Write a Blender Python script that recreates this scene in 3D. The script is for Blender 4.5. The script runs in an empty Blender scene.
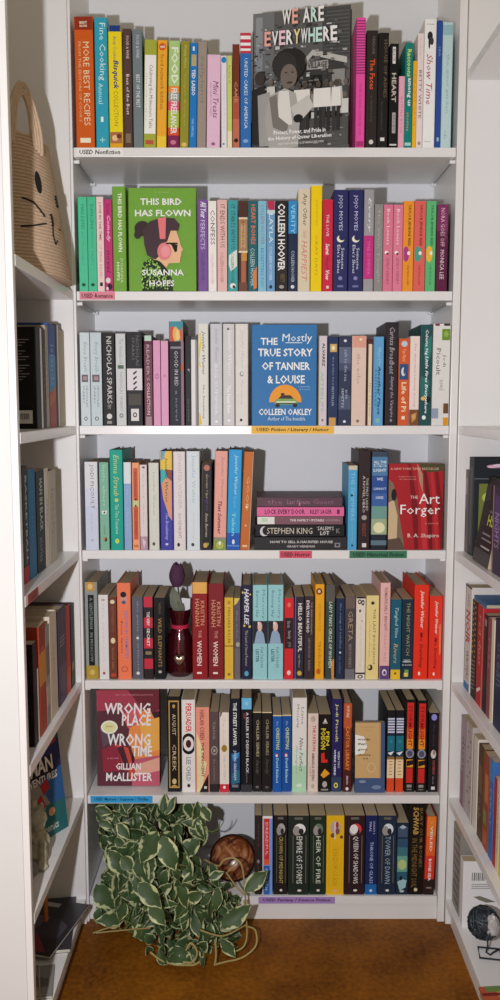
import bpy, bmesh, math, random
from math import sin, cos, tan, atan, atan2, pi, radians, sqrt
from mathutils import Vector, Matrix, noise as mnoise

# ------------------------------------------------------------------ camera, world, light
SC = bpy.context.scene
FOC = 860.0                       # focal length in pixels of a 500 x 1000 picture
EYE = 1.2704                      # camera height above the floor
PITCH = atan(95 / FOC)
cam_d = bpy.data.cameras.new('camera')
cam_d.sensor_fit = 'VERTICAL'; cam_d.sensor_height = 36.0; cam_d.lens = FOC / 1000 * 36.0
cam_d.clip_start = 0.02
cam = bpy.data.objects.new('camera', cam_d); SC.collection.objects.link(cam)
cam.location = (0, 0, EYE); cam.rotation_euler = (pi / 2 - PITCH, 0, 0)
SC.camera = cam
W = bpy.data.worlds.new('room_light'); SC.world = W; W.use_nodes = True
W.node_tree.nodes['Background'].inputs[0].default_value = (1.0, 0.86, 0.63, 1)
W.node_tree.nodes['Background'].inputs[1].default_value = 0.37
fl = bpy.data.lights.new('flash_lamp', 'POINT'); fl.energy = 99; fl.color = (0.96, 0.96, 1.0); fl.shadow_soft_size = 0.02
flo = bpy.data.objects.new('flash_lamp', fl); SC.collection.objects.link(flo)
flo.location = (-0.26, 0.05, EYE - 0.03)
SC.view_settings.view_transform = 'Standard'; SC.view_settings.look = 'None'
SC.view_settings.exposure = 0.0; SC.view_settings.gamma = 1.0; SC.view_settings.use_curve_mapping = False

# ------------------------------------------------------------------ helpers
COL = SC.collection
def ray(px, py):
    u = (px - 250) / FOC; v = (500 - py) / FOC
    return Vector((u, cos(PITCH) + v * sin(PITCH), -sin(PITCH) + v * cos(PITCH)))
def atY(px, py, Y):
    d = ray(px, py); return Vector((0, 0, EYE)) + d * (Y / d.y)
def atX(px, py, X):
    d = ray(px, py); return Vector((0, 0, EYE)) + d * (X / d.x)
def atZ(px, py, Z):
    d = ray(px, py); return Vector((0, 0, EYE)) + d * ((Z - EYE) / d.z)
def lin(c):
    c = c.lstrip('#'); o = []
    for i in (0, 2, 4):
        v = int(c[i:i + 2], 16) / 255
        o.append(v / 12.92 if v <= .04045 else ((v + .055) / 1.055) ** 2.4)
    return o
MATS = {}
GAIN = 1.0
def mat(hexc, rough=.5, spec=.2, kind='print', gain=None):
    g = GAIN if gain is None else gain
    key = (hexc, rough, spec, kind, round(g, 2))
    if key in MATS: return MATS[key]
    m = bpy.data.materials.new(kind + '_' + hexc.lstrip('#')); m.use_nodes = True
    nt = m.node_tree; b = nt.nodes['Principled BSDF']
    c = [min(.88, x * g) for x in lin(hexc)]
    m.diffuse_color = (*c, 1)
    b.inputs['Roughness'].default_value = rough
    b.inputs['Specular IOR Level'].default_value = spec
    tc = nt.nodes.new('ShaderNodeTexCoord'); nz = nt.nodes.new('ShaderNodeTexNoise')
    mx = nt.nodes.new('ShaderNodeMix'); mx.data_type = 'RGBA'
    nt.links.new(tc.outputs['Object'], nz.inputs['Vector'])
    lo, hi = .95, 1.05
    sc = 60
    if kind == 'paint': lo, hi, sc = .97, 1.02, 9
    if kind == 'paper':
        lo, hi, sc = .7, 1.15, 1.0
        mp = nt.nodes.new('ShaderNodeMapping'); mp.inputs['Scale'].default_value = (1400, 25, 25)
        nt.links.new(tc.outputs['Object'], mp.inputs['Vector']); nt.links.new(mp.outputs['Vector'], nz.inputs['Vector'])
    if kind == 'rope': lo, hi, sc = .72, 1.15, 180
    if kind == 'mottle': lo, hi, sc = .35, 1.7, 28
    nz.inputs['Scale'].default_value = sc
    nz.inputs['Detail'].default_value = 3
    mx.inputs['A'].default_value = (*[x * lo for x in c], 1); mx.inputs['B'].default_value = (*[min(.92, x * hi) for x in c], 1)
    nt.links.new(nz.outputs['Fac'], mx.inputs['Factor']); nt.links.new(mx.outputs['Result'], b.inputs['Base Color'])
    MATS[key] = m
    return m
def metal(hexc, rough=.3):
    key = ('metal', hexc, rough)
    if key not in MATS:
        m = mat(hexc, rough, .5, 'metal', 1.0).copy(); m.name = 'metal_' + hexc
        m.node_tree.nodes['Principled BSDF'].inputs['Metallic'].default_value = 1
        MATS[key] = m
    return MATS[key]

class MB:
    """collects faces with materials, then becomes one mesh object"""
    def __init__(s): s.v = []; s.f = []; s.mi = []; s.m = []; s.uv = None; s.smooth = False
    def slot(s, m):
        if m not in s.m: s.m.append(m)
        return s.m.index(m)
    def add(s, vs, fs, m):
        o = len(s.v); k = s.slot(m)
        s.v += [tuple(v) for v in vs]
        for f in fs: s.f.append(tuple(i + o for i in f)); s.mi.append(k)
    def box(s, x0, x1, y0, y1, z0, z1, m, bev=0):
        if bev:
            bm = bmesh.new(); bmesh.ops.create_cube(bm, size=1)
            for v in bm.verts:
                v.co = Vector((x0 + (v.co.x + .5) * (x1 - x0), y0 + (v.co.y + .5) * (y1 - y0), z0 + (v.co.z + .5) * (z1 - z0)))
            bmesh.ops.bevel(bm, geom=bm.edges[:], offset=bev, segments=2, affect='EDGES', profile=.6)
            bm.verts.index_update()
            s.add([v.co for v in bm.verts], [[v.index for v in f.verts] for f in bm.faces], m); bm.free(); return
        s.add([(x0, y0, z0), (x1, y0, z0), (x1, y1, z0), (x0, y1, z0), (x0, y0, z1), (x1, y0, z1), (x1, y1, z1), (x0, y1, z1)],
              [(0, 3, 2, 1), (4, 5, 6, 7), (0, 1, 5, 4), (1, 2, 6, 5), (2, 3, 7, 6), (3, 0, 4, 7)], m)
    def tube(s, pts, r, m, n=8, r2=None, closed=False):
        pts = [Vector(p) for p in pts]; N = len(pts); vs = []; fs = []
        prev = None
        for i, p in enumerate(pts):
            if closed: t = pts[(i + 1) % N] - pts[(i - 1) % N]
            else: t = pts[min(i + 1, N - 1)] - pts[max(i - 1, 0)]
            if t.length < 1e-9: t = Vector((0, 0, 1))
            t.normalize()
            if prev is None:
                a = t.cross(Vector((0, 0, 1)));
                if a.length < .1: a = t.cross(Vector((1, 0, 0)))
            else: a = prev - t * prev.dot(t)
            a.normalize(); prev = a; b = t.cross(a)
            rr = r if r2 is None else r + (r2 - r) * i / max(1, N - 1)
            for k in range(n):
                q = 2 * pi * k / n; vs.append(p + a * (cos(q) * rr) + b * (sin(q) * rr))
        for i in range(N if closed else N - 1):
            j = (i + 1) % N
            for k in range(n): fs.append((i * n + k, i * n + (k + 1) % n, j * n + (k + 1) % n, j * n + k))
        if not closed: fs += [tuple(range(n - 1, -1, -1)), tuple((N - 1) * n + k for k in range(n))]
        s.add(vs, fs, m)
    def lathe(s, prof, m, n=40, M=None, cap=True):
        vs = []; fs = []; R = len(prof)
        for (r, z) in prof:
            for k in range(n):
                q = 2 * pi * k / n; v = Vector((r * cos(q), r * sin(q), z)); vs.append(M @ v if M else v)
        for i in range(R - 1):
            for k in range(n): fs.append((i * n + k, i * n + (k + 1) % n, (i + 1) * n + (k + 1) % n, (i + 1) * n + k))
        if cap: fs += [tuple(range(n - 1, -1, -1)), tuple((R - 1) * n + k for k in range(n))]
        s.add(vs, fs, m)
    def ball(s, c, r, m, n=20, sx=1, sy=1, sz=1, bump=0, freq=20, seed=0):
        vs = []; fs = []; c = Vector(c); R = n // 2
        for i in range(R + 1):
            th = pi * i / R
            for k in range(n):
                q = 2 * pi * k / n; d = Vector((sin(th) * cos(q), sin(th) * sin(q), cos(th)))
                rr = r * (1 + bump * mnoise.noise(d * freq * r * 10 + Vector((seed, 0, 0)))) if bump else r
                vs.append(c + Vector((d.x * rr * sx, d.y * rr * sy, d.z * rr * sz)))
        for i in range(R):
            for k in range(n): fs.append((i * n + k, (i + 1) * n + k, (i + 1) * n + (k + 1) % n, i * n + (k + 1) % n))
        s.add(vs, fs, m)
    def build(s, name, parent=None, smooth=None):
        me = bpy.data.meshes.new(name); me.from_pydata(s.v, [], s.f)
        for m in s.m: me.materials.append(m)
        me.polygons.foreach_set('material_index', s.mi)
        if s.uv:
            uvl = me.uv_layers.new(name='UVMap')
            for li, l in enumerate(me.loops): uvl.data[li].uv = s.uv[l.vertex_index]
        me.update()
        if s.smooth or smooth:
            me.polygons.foreach_set('use_smooth', [True] * len(me.polygons))
            try: me.set_sharp_from_angle(angle=radians(40))
            except Exception: pass
        o = bpy.data.objects.new(name, me); COL.objects.link(o)
        if parent: o.parent = parent
        return o
LABELS = {}
def tag(o, label=None, cat=None, group=None, kind=None):
    if label:
        o['label'] = label; LABELS.setdefault(label, []).append(o.name)
    if cat: o['category'] = cat
    if group: o['group'] = group
    if kind: o['kind'] = kind
    return o
def empty(name, M, label, cat, group=None):
    o = bpy.data.objects.new(name, None); COL.objects.link(o); o.empty_display_size = .02
    if not isinstance(M, Matrix): M = Matrix.Translation(Vector(M))
    o.matrix_world = M
    return tag(o, label, cat, group)

# ------------------------------------------------------------------ lettering: every glyph once, then set into words
GL = {}
def make_glyphs():
    chars = [chr(i) for i in range(33, 127)] + ['é', '’']
    objs = []
    def mk(body, bold):
        c = bpy.data.curves.new('glyph', 'FONT'); c.body = body; c.size = 1; c.resolution_u = 1; c.fill_mode = 'FRONT'
        if bold: c.offset = .022
        o = bpy.data.objects.new('glyph', c); COL.objects.link(o); objs.append(o); return o
    req = []
    for ch in chars + [' ']:
        for b in (0, 1):
            req.append((ch, b, mk(ch, b) if ch != ' ' else None, mk(ch + '|', b)))
    bars = [mk('|', b) for b in (0, 1)]
    dg = bpy.context.evaluated_depsgraph_get(); dg.update()
    def mesh(o):
        me = bpy.data.meshes.new_from_object(o.evaluated_get(dg), depsgraph=dg)
        vs = [tuple(v.co[:2]) for v in me.vertices]; fs = [tuple(p.vertices) for p in me.polygons]
        bpy.data.meshes.remove(me); return vs, fs
    bx = [max(v[0] for v in mesh(b)[0]) for b in bars]
    for ch, b, o, o2 in req:
        adv = max(v[0] for v in mesh(o2)[0]) - bx[b]
        vs, fs = mesh(o) if o else ([], [])
        GL[(ch, b)] = (vs, fs, adv)
    for o in objs:
        c = o.data; bpy.data.objects.remove(o); bpy.data.curves.remove(c)
make_glyphs()
def words(s, bold=0, ital=0, track=0):
    V = []; F = []; x = 0
    for ch in s:
        g = GL.get((ch, bold)) or GL[('.', bold)]
        o = len(V); V += [(x + a + ital * b, b) for a, b in g[0]]; F += [tuple(i + o for i in f) for f in g[1]]
        x += g[2] + track
    xs = [v[0] for v in V]; ys = [v[1] for v in V]
    x0, x1, y0, y1 = min(xs), max(xs), min(ys), max(ys)
    return [((a - x0) / (x1 - x0), (b - y0) / max(1e-6, y1 - y0)) for a, b in V], F

# ------------------------------------------------------------------ print: what is on a cover, in 0..1 coordinates (u across, v down)
def t(s, v0, v1, c, u0=.28, u1=.72, b=0, i=0): return ('t', 'S', s, u0, u1, v0, v1, c, b, i)       # runs down the spine
def h(s, v0, v1, c, u0=.1, u1=.9, b=1, i=0): return ('h', 'S', s, u0, u1, v0, v1, c, b, i)         # across
def r(v0, v1, c, u0=0, u1=1): return ('r', 'S', u0, u1, v0, v1, c)
def e(u, v, ru, rv, c): return ('e', 'S', u, v, ru, rv, c)
def p(pts, c): return ('p', 'S', pts, c)
def F(d): return (d[0], 'F') + d[2:]
def K(d): return (d[0], 'K') + d[2:]

def put_print(mb, mapf, decor, gain=None):
    off = 0
    for d in decor:
        off += .00005
        k = d[0]; sp_ = d[1] == 'S'
        cl = (lambda u: min(.93, max(.07, u))) if sp_ else (lambda u: min(1, max(0, u)))
        if k == 't':
            _, _, s, u0, u1, v0, v1, c, b, i = d
            V, Fc = words(s, b, .25 * i)
            mb.add([mapf(u0 + y * (u1 - u0), v0 + x * (v1 - v0), off) for x, y in V], Fc, mat(c, gain=gain))
        elif k == 'h':
            _, _, s, u0, u1, v0, v1, c, b, i = d
            V, Fc = words(s, b, .25 * i)
            mb.add([mapf(u0 + x * (u1 - u0), v1 - y * (v1 - v0), off) for x, y in V], Fc, mat(c, gain=gain))
        elif k == 'r':
            _, _, u0, u1, v0, v1, c = d
            us = sorted(set([u0, u1] + [q for q in (0, .02, .05, .1, .9, .95, .98, 1) if u0 < q < u1]))
            V = [mapf(u, v, off) for u in us for v in (v0, v1)]
            mb.add(V, [(2 * j, 2 * j + 1, 2 * j + 3, 2 * j + 2) for j in range(len(us) - 1)], mat(c, gain=gain))
        elif k == 'e':
            _, _, u, v, ru, rv, c = d
            n = 20
            mb.add([mapf(cl(u + ru * cos(2 * pi * j / n)), v - rv * sin(2 * pi * j / n), off) for j in range(n)], [tuple(range(n))], mat(c, gain=gain))
        elif k == 'p':
            _, _, pts, c = d
            mb.add([mapf(cl(u), v, off) for u, v in pts], [tuple(range(len(pts)))], mat(c, gain=gain))

# ------------------------------------------------------------------ a book: local x = thickness, spine towards -y, z up
PAGE = '#c2b092'
def book(M, T, H, D, col, decor, label, group, kind='p', side=None, name=None, page=PAGE, cat='book'):
    if isinstance(decor, str): decor, label = label, decor
    nm = name or ('paperback_book' if kind == 'p' else 'hardcover_book')
    root = empty(nm, M, label, cat, group)
    th = .0007 if kind == 'p' else min(.0024, T * .18)
    rs = min(.0012, T * .1) if kind == 'p' else min(.0025, T * .1)
    hw = T / 2
    outer = [(-hw, D)]
    for j in range(5):
        a = pi + (pi / 2) * j / 4; outer.append((-hw + rs + rs * cos(a), rs + rs * sin(a)))
    for j in range(5):
        a = 1.5 * pi + (pi / 2) * j / 4; outer.append((hw - rs + rs * cos(a), rs + rs * sin(a)))
    outer.append((hw, D))
    ih = hw - th
    ri = max(1e-5, rs - th)
    inner = [(-ih, D)]
    for j in range(5):
        a = pi + (pi / 2) * j / 4; inner.append((-ih + ri + ri * cos(a), th + ri + ri * sin(a)))
    for j in range(5):
        a = 1.5 * pi + (pi / 2) * j / 4; inner.append((ih - ri + ri * cos(a), th + ri + ri * sin(a)))
    inner.append((ih, D))
    n = len(outer)
    mb = MB()
    vs = [(x, y, z) for z in (0, H) for x, y in outer] + [(x, y, z) for z in (0, H) for x, y in inner]
    fs = []
    for j in range(n - 1):
        fs.append((j, j + 1, n + j + 1, n + j))
        fs.append((2 * n + j + 1, 2 * n + j, 3 * n + j, 3 * n + j + 1))
        fs.append((n + j, n + j + 1, 3 * n + j + 1, 3 * n + j))
        fs.append((j + 1, j, 2 * n + j, 2 * n + j + 1))
    fs += [(0, n, 3 * n, 2 * n), (2 * n - 1, n - 1, 3 * n - 1, 4 * n - 1)]
    base = mat(col)
    mb.add(vs, fs, base)
    if side:                                         # boards of another colour than the spine
        pass
    def spine(u, v, off):
        x = (u - .5) * T; y = 0
        ax = abs(x) - (hw - rs)
        if ax > 0: y = rs - sqrt(max(0, rs * rs - min(ax, rs) ** 2))
        return (x, y - off, H * (1 - v))
    def front(u, v, off): return (hw + off, u * D, H * (1 - v))
    def back(u, v, off): return (-hw - off, D * (1 - u), H * (1 - v))
    put_print(mb, spine, [d for d in decor if d[1] == 'S'])
    put_print(mb, front, [d for d in decor if d[1] == 'F'])
    put_print(mb, back, [d for d in decor if d[1] == 'K'])
    mb.build('cover', root)
    pg = MB(); ins = .0004 if kind == 'p' else .003
    zlo = .0002 if kind == 'p' else ins
    pg.box(-ih + .0001, ih - .0001, th + .0004, D - ins, zlo, H - ins, mat(page, .8, .1, 'paper', 1.0))
    pg.build('page_block', root)
    return root
# ------------------------------------------------------------------ sizes of the place
DF = 2.0                                   # front edges of the middle bookcase
DEP = 0.24                                 # inside depth
XL, XR = -0.397, 0.463                     # inner faces of its sides
LF = -0.402                                # front plane of the bookcase along the left
RF = 0.481                                 # front plane of the bookcase along the right
SHZ = [EYE + z for z in (0.5729, 0.2575, -0.0477, -0.3403, -0.6562, -0.944, -1.2041)]
SHT = 0.0205                               # shelf board thickness
WHITE = mat('#e6e4e3', .3, .55, 'paint')
TOPZ = 2.38

# floor: reddish brown, mottled like cork
def floor_mat():
    m = bpy.data.materials.new('floor_brown_cork'); m.use_nodes = True; nt = m.node_tree; b = nt.nodes['Principled BSDF']
    tc = nt.nodes.new('ShaderNodeTexCoord')
    n1 = nt.nodes.new('ShaderNodeTexNoise'); n1.inputs['Scale'].default_value = 7; n1.inputs['Detail'].default_value = 6
    n2 = nt.nodes.new('ShaderNodeTexNoise'); n2.inputs['Scale'].default_value = 90; n2.inputs['Detail'].default_value = 4
    add = nt.nodes.new('ShaderNodeMath'); add.operation = 'MULTIPLY_ADD'; add.inputs[1].default_value = .55
    mul = nt.nodes.new('ShaderNodeMath'); mul.operation = 'MULTIPLY'; mul.inputs[1].default_value = .45
    cr = nt.nodes.new('ShaderNodeValToRGB')
    cr.color_ramp.elements[0].position = .34; cr.color_ramp.elements[0].color = (.10, .029, .002, 1)
    cr.color_ramp.elements[1].position = .68; cr.color_ramp.elements[1].color = (.33, .115, .008, 1)
    for n in (n1, n2): nt.links.new(tc.outputs['Object'], n.inputs['Vector'])
    nt.links.new(n2.outputs['Fac'], mul.inputs[0]); nt.links.new(n1.outputs['Fac'], add.inputs[0]); nt.links.new(mul.outputs[0], add.inputs[2])
    nt.links.new(add.outputs[0], cr.inputs['Fac']); nt.links.new(cr.outputs['Color'], b.inputs['Base Color'])
    b.inputs['Roughness'].default_value = .5; b.inputs['Specular IOR Level'].default_value = .2
    return m
mb = MB(); mb.box(-1.6, 1.6, -1.2, 2.4, -.05, 0, floor_mat()); tag(mb.build('floor'), kind='structure')
PLASTER = mat('#dedcd8', .7, .2, 'paint')
mb = MB(); mb.box(-1.6, 1.6, 2.27, 2.4, 0, 2.6, PLASTER); tag(mb.build('wall_back'), kind='structure')
# the wall end that closes the picture towards the left, with a narrow trim down its corner
mb = MB(); wl = mat('#dad9d8', .6, .25, 'paint'); mb.box(-1.6, LF - .013, 1.492, 1.50, 0, 2.6, wl); mb.box(-1.6, LF - .29, 1.5, 1.62, 0, 2.6, wl); tag(mb.build('wall_left'), kind='structure')
mb = MB(); mb.box(LF - .0125, LF, 1.4905, 1.5, 0, 2.6, WHITE, .0012); tag(mb.build('trim_1'), kind='structure')

# ------------------------------------------------------------------ middle bookcase
case = empty('bookcase', (0, DF, 0), 'white built-in bookcase of seven shelves facing the room, full of upright books', 'bookcase')
def part(mb, name, parent, base, label=None, kind=None, smooth=None):
    o = mb.build(name, parent, smooth)
    o.matrix_parent_inverse = Matrix.Translation(-Vector(base))
    if label: o['label'] = label
    return o
CB = (0, DF, 0)
mb = MB(); mb.box(LF - .0135, XL, DF, DF + DEP, 0, TOPZ, WHITE, .001); part(mb, 'side_panel', case, CB)
mb = MB(); mb.box(XR, RF - .001, DF, DF + DEP, 0, TOPZ, WHITE, .001); part(mb, 'side_panel', case, CB)
mb = MB(); mb.box(LF - .0135, RF - .001, DF + DEP, DF + DEP + .012, 0, TOPZ, mat('#e3e4e8', .5, .3, 'paint')); part(mb, 'back_panel', case, CB)
mb = MB(); mb.box(XL, XR, DF + .012, DF + .03, 0, SHZ[6] - SHT, WHITE); part(mb, 'plinth', case, CB)
def shelf_label(shelf, base, px0, px1, k, col, text, ink, label, hgt=.0175, dz=0, bold=1):
    a = atY(px0, 500, DF).x; b = atY(px1, 500, DF).x
    # true width along the shelf edge at that height
    zc = DF * cos(PITCH) - (SHZ[k] - EYE) * sin(PITCH)
    a = (px0 - 250) / FOC * zc; b = (px1 - 250) / FOC * zc
    m = MB(); z1 = SHZ[k] - .001 + dz; y = DF - .0006
    m.box(a, b, y, DF - .0001, z1 - hgt, z1, mat(col, .6, .2))
    V, Fc = words(text, bold, .12)
    m.add([(a + (b - a) * (.06 + .88 * x), y - .0001, z1 - hgt + hgt * (.2 + .58 * yy)) for x, yy in V], Fc, mat(ink))
    o = m.build('shelf_label', shelf); o['label'] = label
    return o
def wire_support(shelf, base, x, sgn, z, y0, y1):
    m = MB(); w = metal('#9a9a98', .35); pl = mat('#efefec', .4)
    m.tube([(x + sgn * .006, y0, z), (x + sgn * .006, y1, z)], .0013, w, 6)
    m.tube([(x, y0, z), (x + sgn * .011, y0, z)], .0042, pl, 10); m.tube([(x, y1, z), (x + sgn * .011, y1, z)], .0042, pl, 10)
    m.build('shelf_support', shelf, True)
SHELVES = []
for k in range(7):
    mb = MB(); mb.box(XL + .0015, XR - .0015, DF, DF + DEP - .001, SHZ[k] - SHT, SHZ[k], WHITE, .0012)
    s_ = part(mb, 'shelf', case, CB); SHELVES.append(s_)
    if k < 6:
        for x, sg in ((XL, 1), (XR, -1)): wire_support(s_, CB, x, sg, SHZ[k] - SHT - .0055, DF + .02, DF + DEP - .02)
shelf_label(SHELVES[0], CB, 76.5, 123, 0, '#f1f0ec', 'USED Nonfiction', '#22201f', 'white paper label reading used nonfiction')
shelf_label(SHELVES[1], CB, 79.5, 115, 1, '#e58a9c', 'USED Romance', '#3a1a1a', 'pink paper label reading used romance')
shelf_label(SHELVES[2], CB, 251.5, 334, 2, '#eebb52', 'USED Fiction / Literary / Humor', '#1d1812', 'amber paper label reading used fiction, literary, humor', bold=1)
shelf_label(SHELVES[3], CB, 279.5, 312, 3, '#d5566c', 'USED Horror', '#3a0d12', 'red paper label reading used horror')
shelf_label(SHELVES[3], CB, 349.5, 407, 3, '#3f7a5c', 'USED Historical Fiction', '#10261b', 'green paper label reading used historical fiction')
shelf_label(SHELVES[5], CB, 90.5, 152.5, 5, '#3aa6e2', 'USED Mystery / Suspense / Thriller', '#123a57', 'bright blue paper label reading used mystery, suspense, thriller')
shelf_label(SHELVES[6], CB, 258.5, 335, 6, '#a987c6', 'USED Fantasy / Science Fiction', '#2b1740', 'lilac paper label reading used fantasy, science fiction', bold=1)

# ------------------------------------------------------------------ the bookcase along the left (front plane faces +x)
LB = (LF, 1.76, 0)
lcase = empty('bookcase', LB, 'white side bookcase beside the wall end, holding a rope basket and sideways books', 'bookcase')
LX0 = LF - .26
mb = MB(); mb.box(LX0, LF, DF - .010, DF - .0005, 0, TOPZ, WHITE, .0008); part(mb, 'side_panel', lcase, LB)
mb = MB(); mb.box(LX0, LF - .0008, 1.5005, 1.509, 0, TOPZ, WHITE, .0008); part(mb, 'side_panel', lcase, LB)
mb = MB(); mb.box(LX0 - .01, LX0, 1.5005, DF - .0005, 0, TOPZ, WHITE); part(mb, 'back_panel', lcase, LB)
mb = MB(); mb.box(LF - .03, LF - .012, 1.5092, DF - .010, 0, SHZ[6] - SHT, WHITE); part(mb, 'plinth', lcase, LB)
LSH = {}
for k in (1, 2, 3, 4, 5, 6):
    mb = MB(); mb.box(LX0, LF, 1.5094, DF - .0105, SHZ[k] - SHT, SHZ[k], WHITE, .0012); LSH[k] = part(mb, 'shelf', lcase, LB)
mb = MB(); y0 = atX(27.5, 594, LF).y; y1 = atX(38, 594, LF).y
mb.box(LF + .0002, LF + .0007, y0, y1, SHZ[3] - .0195, SHZ[3] - .001, mat('#a85a55', .6, .2))
V, Fc = words('USED', 0, 0); mb.add([(LF + .0008, y0 + (y1 - y0) * (.1 + .8 * x), SHZ[3] - .016 + .011 * y) for x, y in V], Fc, mat('#3a1210'))
o = mb.build('shelf_label', LSH[3]); o['label'] = 'faded red paper label'

# ------------------------------------------------------------------ the bookcase along the right (front plane faces -x)
RB = (RF, 1.6, 0)
rcase = empty('bookcase', RB, 'white bookcase at right angles opposite the wall end, its two upper bays empty', 'bookcase')
RX1 = RF + .26
mb = MB(); mb.box(RF, RX1, DF - .010, DF - .0005, 0, TOPZ, WHITE, .0008); part(mb, 'side_panel', rcase, RB)
mb = MB(); mb.box(RF, RX1, 1.2, 1.218, 0, TOPZ, WHITE, .0008); part(mb, 'side_panel', rcase, RB)
mb = MB(); mb.box(RX1, RX1 + .01, 1.2, DF - .0005, 0, TOPZ, WHITE); part(mb, 'back_panel', rcase, RB)
mb = MB(); mb.box(RF + .012, RF + .03, 1.218, DF - .010, 0, SHZ[6] - SHT, WHITE); part(mb, 'plinth', rcase, RB)
R0Z = EYE + .7341
for z in [R0Z] + SHZ[2:]:
    mb = MB(); mb.box(RF, RX1, 1.2185, DF - .0105, z - SHT, z, WHITE, .0012); part(mb, 'shelf', rcase, RB)
# ------------------------------------------------------------------ upright books on the middle shelves
SETB = [.003, .003, .003, .003, .011, .019, .007]
SHELFNAME = ['the top shelf', 'the second shelf', 'the third shelf', 'the fourth shelf', 'the fifth shelf', 'the sixth shelf', 'the bottom shelf']
GRP = ['books standing on ' + s for s in SHELFNAME]
LAST = {}
rnd = random.Random(4)
ROWGAIN = [1.12, 1.08, 1.04, 1.04, 1.08, 1.15, 1.25]
def span(k, xl, xr, ytop, lean):
    Y = DF + SETB[k]
    zt = atY(250, ytop, Y).z; H = zt - SHZ[k]
    zm = SHZ[k] + H / 2 - EYE
    zc = Y * cos(PITCH) - zm * sin(PITCH)
    a, b = (xl - 250) / FOC * zc, (xr - 250) / FOC * zc
    return Y, H, a, b
def B(k, xl, xr, ytop, col, label, decor=(), kind='p', lean=0, D=None, page=PAGE):
    """one upright book: left and right edge and top as read off the photograph, turned into metres on shelf k"""
    global GAIN
    GAIN = ROWGAIN[k]
    Y, H, a, b = span(k, xl, xr, ytop, lean)
    sl = tan(radians(lean))
    a0, b0 = a - sl * H / 2, b - sl * H / 2
    la = LAST.get(k)
    if la:
        x0, s0, h0 = la
        need = max(x0 - a0, (x0 + s0 * min(h0, H)) - (a0 + sl * min(h0, H))) + .0004
        if need > 0: a0 += need
    b0 = max(b0, a0 + .005)
    T = b0 - a0
    if D is None: D = min(.155, max(.11, H * (.66 if kind == 'h' else .68)))
    wob = rnd.uniform(-.0012, .0012)
    M = Matrix.Translation((b0, Y + wob, SHZ[k] + .0004)) @ Matrix.Rotation(radians(lean), 4, 'Y') @ Matrix.Translation((-T / 2, 0, 0))
    LAST[k] = (b0 + .0, sl, H)
    o = book(M, T, H, D, col, decor, label, GRP[k], kind, page=page)
    GAIN = 1.0
    return o
def faceout(k, xl, xr, ytl, col, label, decor, T, setb=.004, lean=3.5, yaw=0, kind='h', H=None, spine=()):
    """a book turned to show its front cover"""
    global GAIN
    GAIN = ROWGAIN[k]
    Y = DF + setb
    zt = atY(250, ytl, Y).z; Hh = H or (zt - SHZ[k]) / cos(radians(lean))
    zc = Y * cos(PITCH) - (SHZ[k] + Hh / 2 - EYE) * sin(PITCH)
    a, b = (xl - 250) / FOC * zc, (xr - 250) / FOC * zc
    D = (b - a) / cos(radians(yaw))
    M = Matrix.Translation((a, Y + T, SHZ[k] + .0004)) @ Matrix.Rotation(radians(yaw), 4, 'Z') @ Matrix.Rotation(radians(-lean), 4, 'X') @ Matrix.Rotation(-pi / 2, 4, 'Z') @ Matrix.Translation((T / 2, 0, 0))
    o = book(M, T, Hh, D, col, [F(d) for d in decor] + list(spine), label, GRP[k], kind)
    GAIN = 1.0
    return o
WH, BK, CR = '#f0eee8', '#17151a', '#e9dfc4'

# ---- top shelf
k = 0
B(k, 75.2, 93.9, 16.8, '#c8591c', 'tall orange cookbook with dark red band across its top, beside the side panel', [r(0, .1, '#8f2f17'), h('BEST', .035, .055, CR, .3, .7), h('RECIPES', .062, .078, CR, .3, .7), t('MORE BEST RECIPES', .19, .83, '#f0cfa8', .45, .78), t('FROM THE EDITORS OF COOK’S', .19, .8, '#eab58a', .2, .34), r(.925, .962, CR, .22, .78)], 'h')
B(k, 95.2, 108, 18, '#2f9cb4', 'tall teal cooking annual beside the orange cookbook', [t('Fine Cooking', .04, .48, '#cfe9ec', .25, .85), t('Annual', .5, .66, '#bfe2e6', .25, .6), h('1', .76, .8, '#e8f2f2', .4, .6), t('+', .92, .96, '#a9d8dc', .3, .7)], 'h')
B(k, 108.8, 122.4, 25.6, '#f0cf1c', 'bright yellow cookbook with navy top edge band on the top shelf', [r(0, .05, '#223a78'), t('Betty Crocker', .09, .28, '#3a4a7a', .3, .6, i=1), t('Bisquick', .28, .52, '#1c2f7a', .25, .75, b=1, i=1), t('COLLECTION', .53, .82, '#8f8331', .35, .68), r(.87, .965, '#a86b42', .05, .95), e(.4, .92, .22, .025, '#e0b98a'), e(.7, .905, .18, .02, '#6b3220'), r(.965, 1, '#d9a21f')], 'h')
B(k, 123.4, 132, 29, '#523b37', 'dark brown cookbook between the yellow one and the slate grey one', [t('FOOD & WINE', .06, .25, '#d8cfc9', .4, .7), t('Best of the Best', .38, .72, '#e6ddd6', .35, .7), r(.88, .96, '#7d6a55', .2, .8)], 'h')
B(k, 132.9, 142.6, 29.6, '#6f7b7e', 'slate grey cookbook beside the dark brown cookbook', [t('FOOD & WINE', .05, .24, '#c9d0d2', .4, .7), t('BEST OF THE BEST', .38, .66, '#dfe4e4', .35, .72)], 'h')
B(k, 143.2, 156.4, 40, '#9fa63c', 'olive green cookbook with a long white title panel on the spine', [r(.14, .87, '#ecebe0', .05, .95), t('Celebrating the Midwestern Table', .23, .82, '#5f6058', .35, .7), t('seasonal recipes', .3, .75, '#a7a59a', .12, .24), r(.93, .97, '#b3543b', .15, .8)], 'h', 1.3)
B(k, 157, 166.8, 40.3, '#e9a52e', 'orange yellow cookbook with a round orange seal near its top', [e(.5, .06, .36, .036, '#cf5a24'), h('eat', .048, .07, WH, .25, .75), t('food network kitchen', .13, .64, '#8d4f1c', .32, .7), r(.89, 1, '#eec338')], 'h', 1.3)
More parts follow.
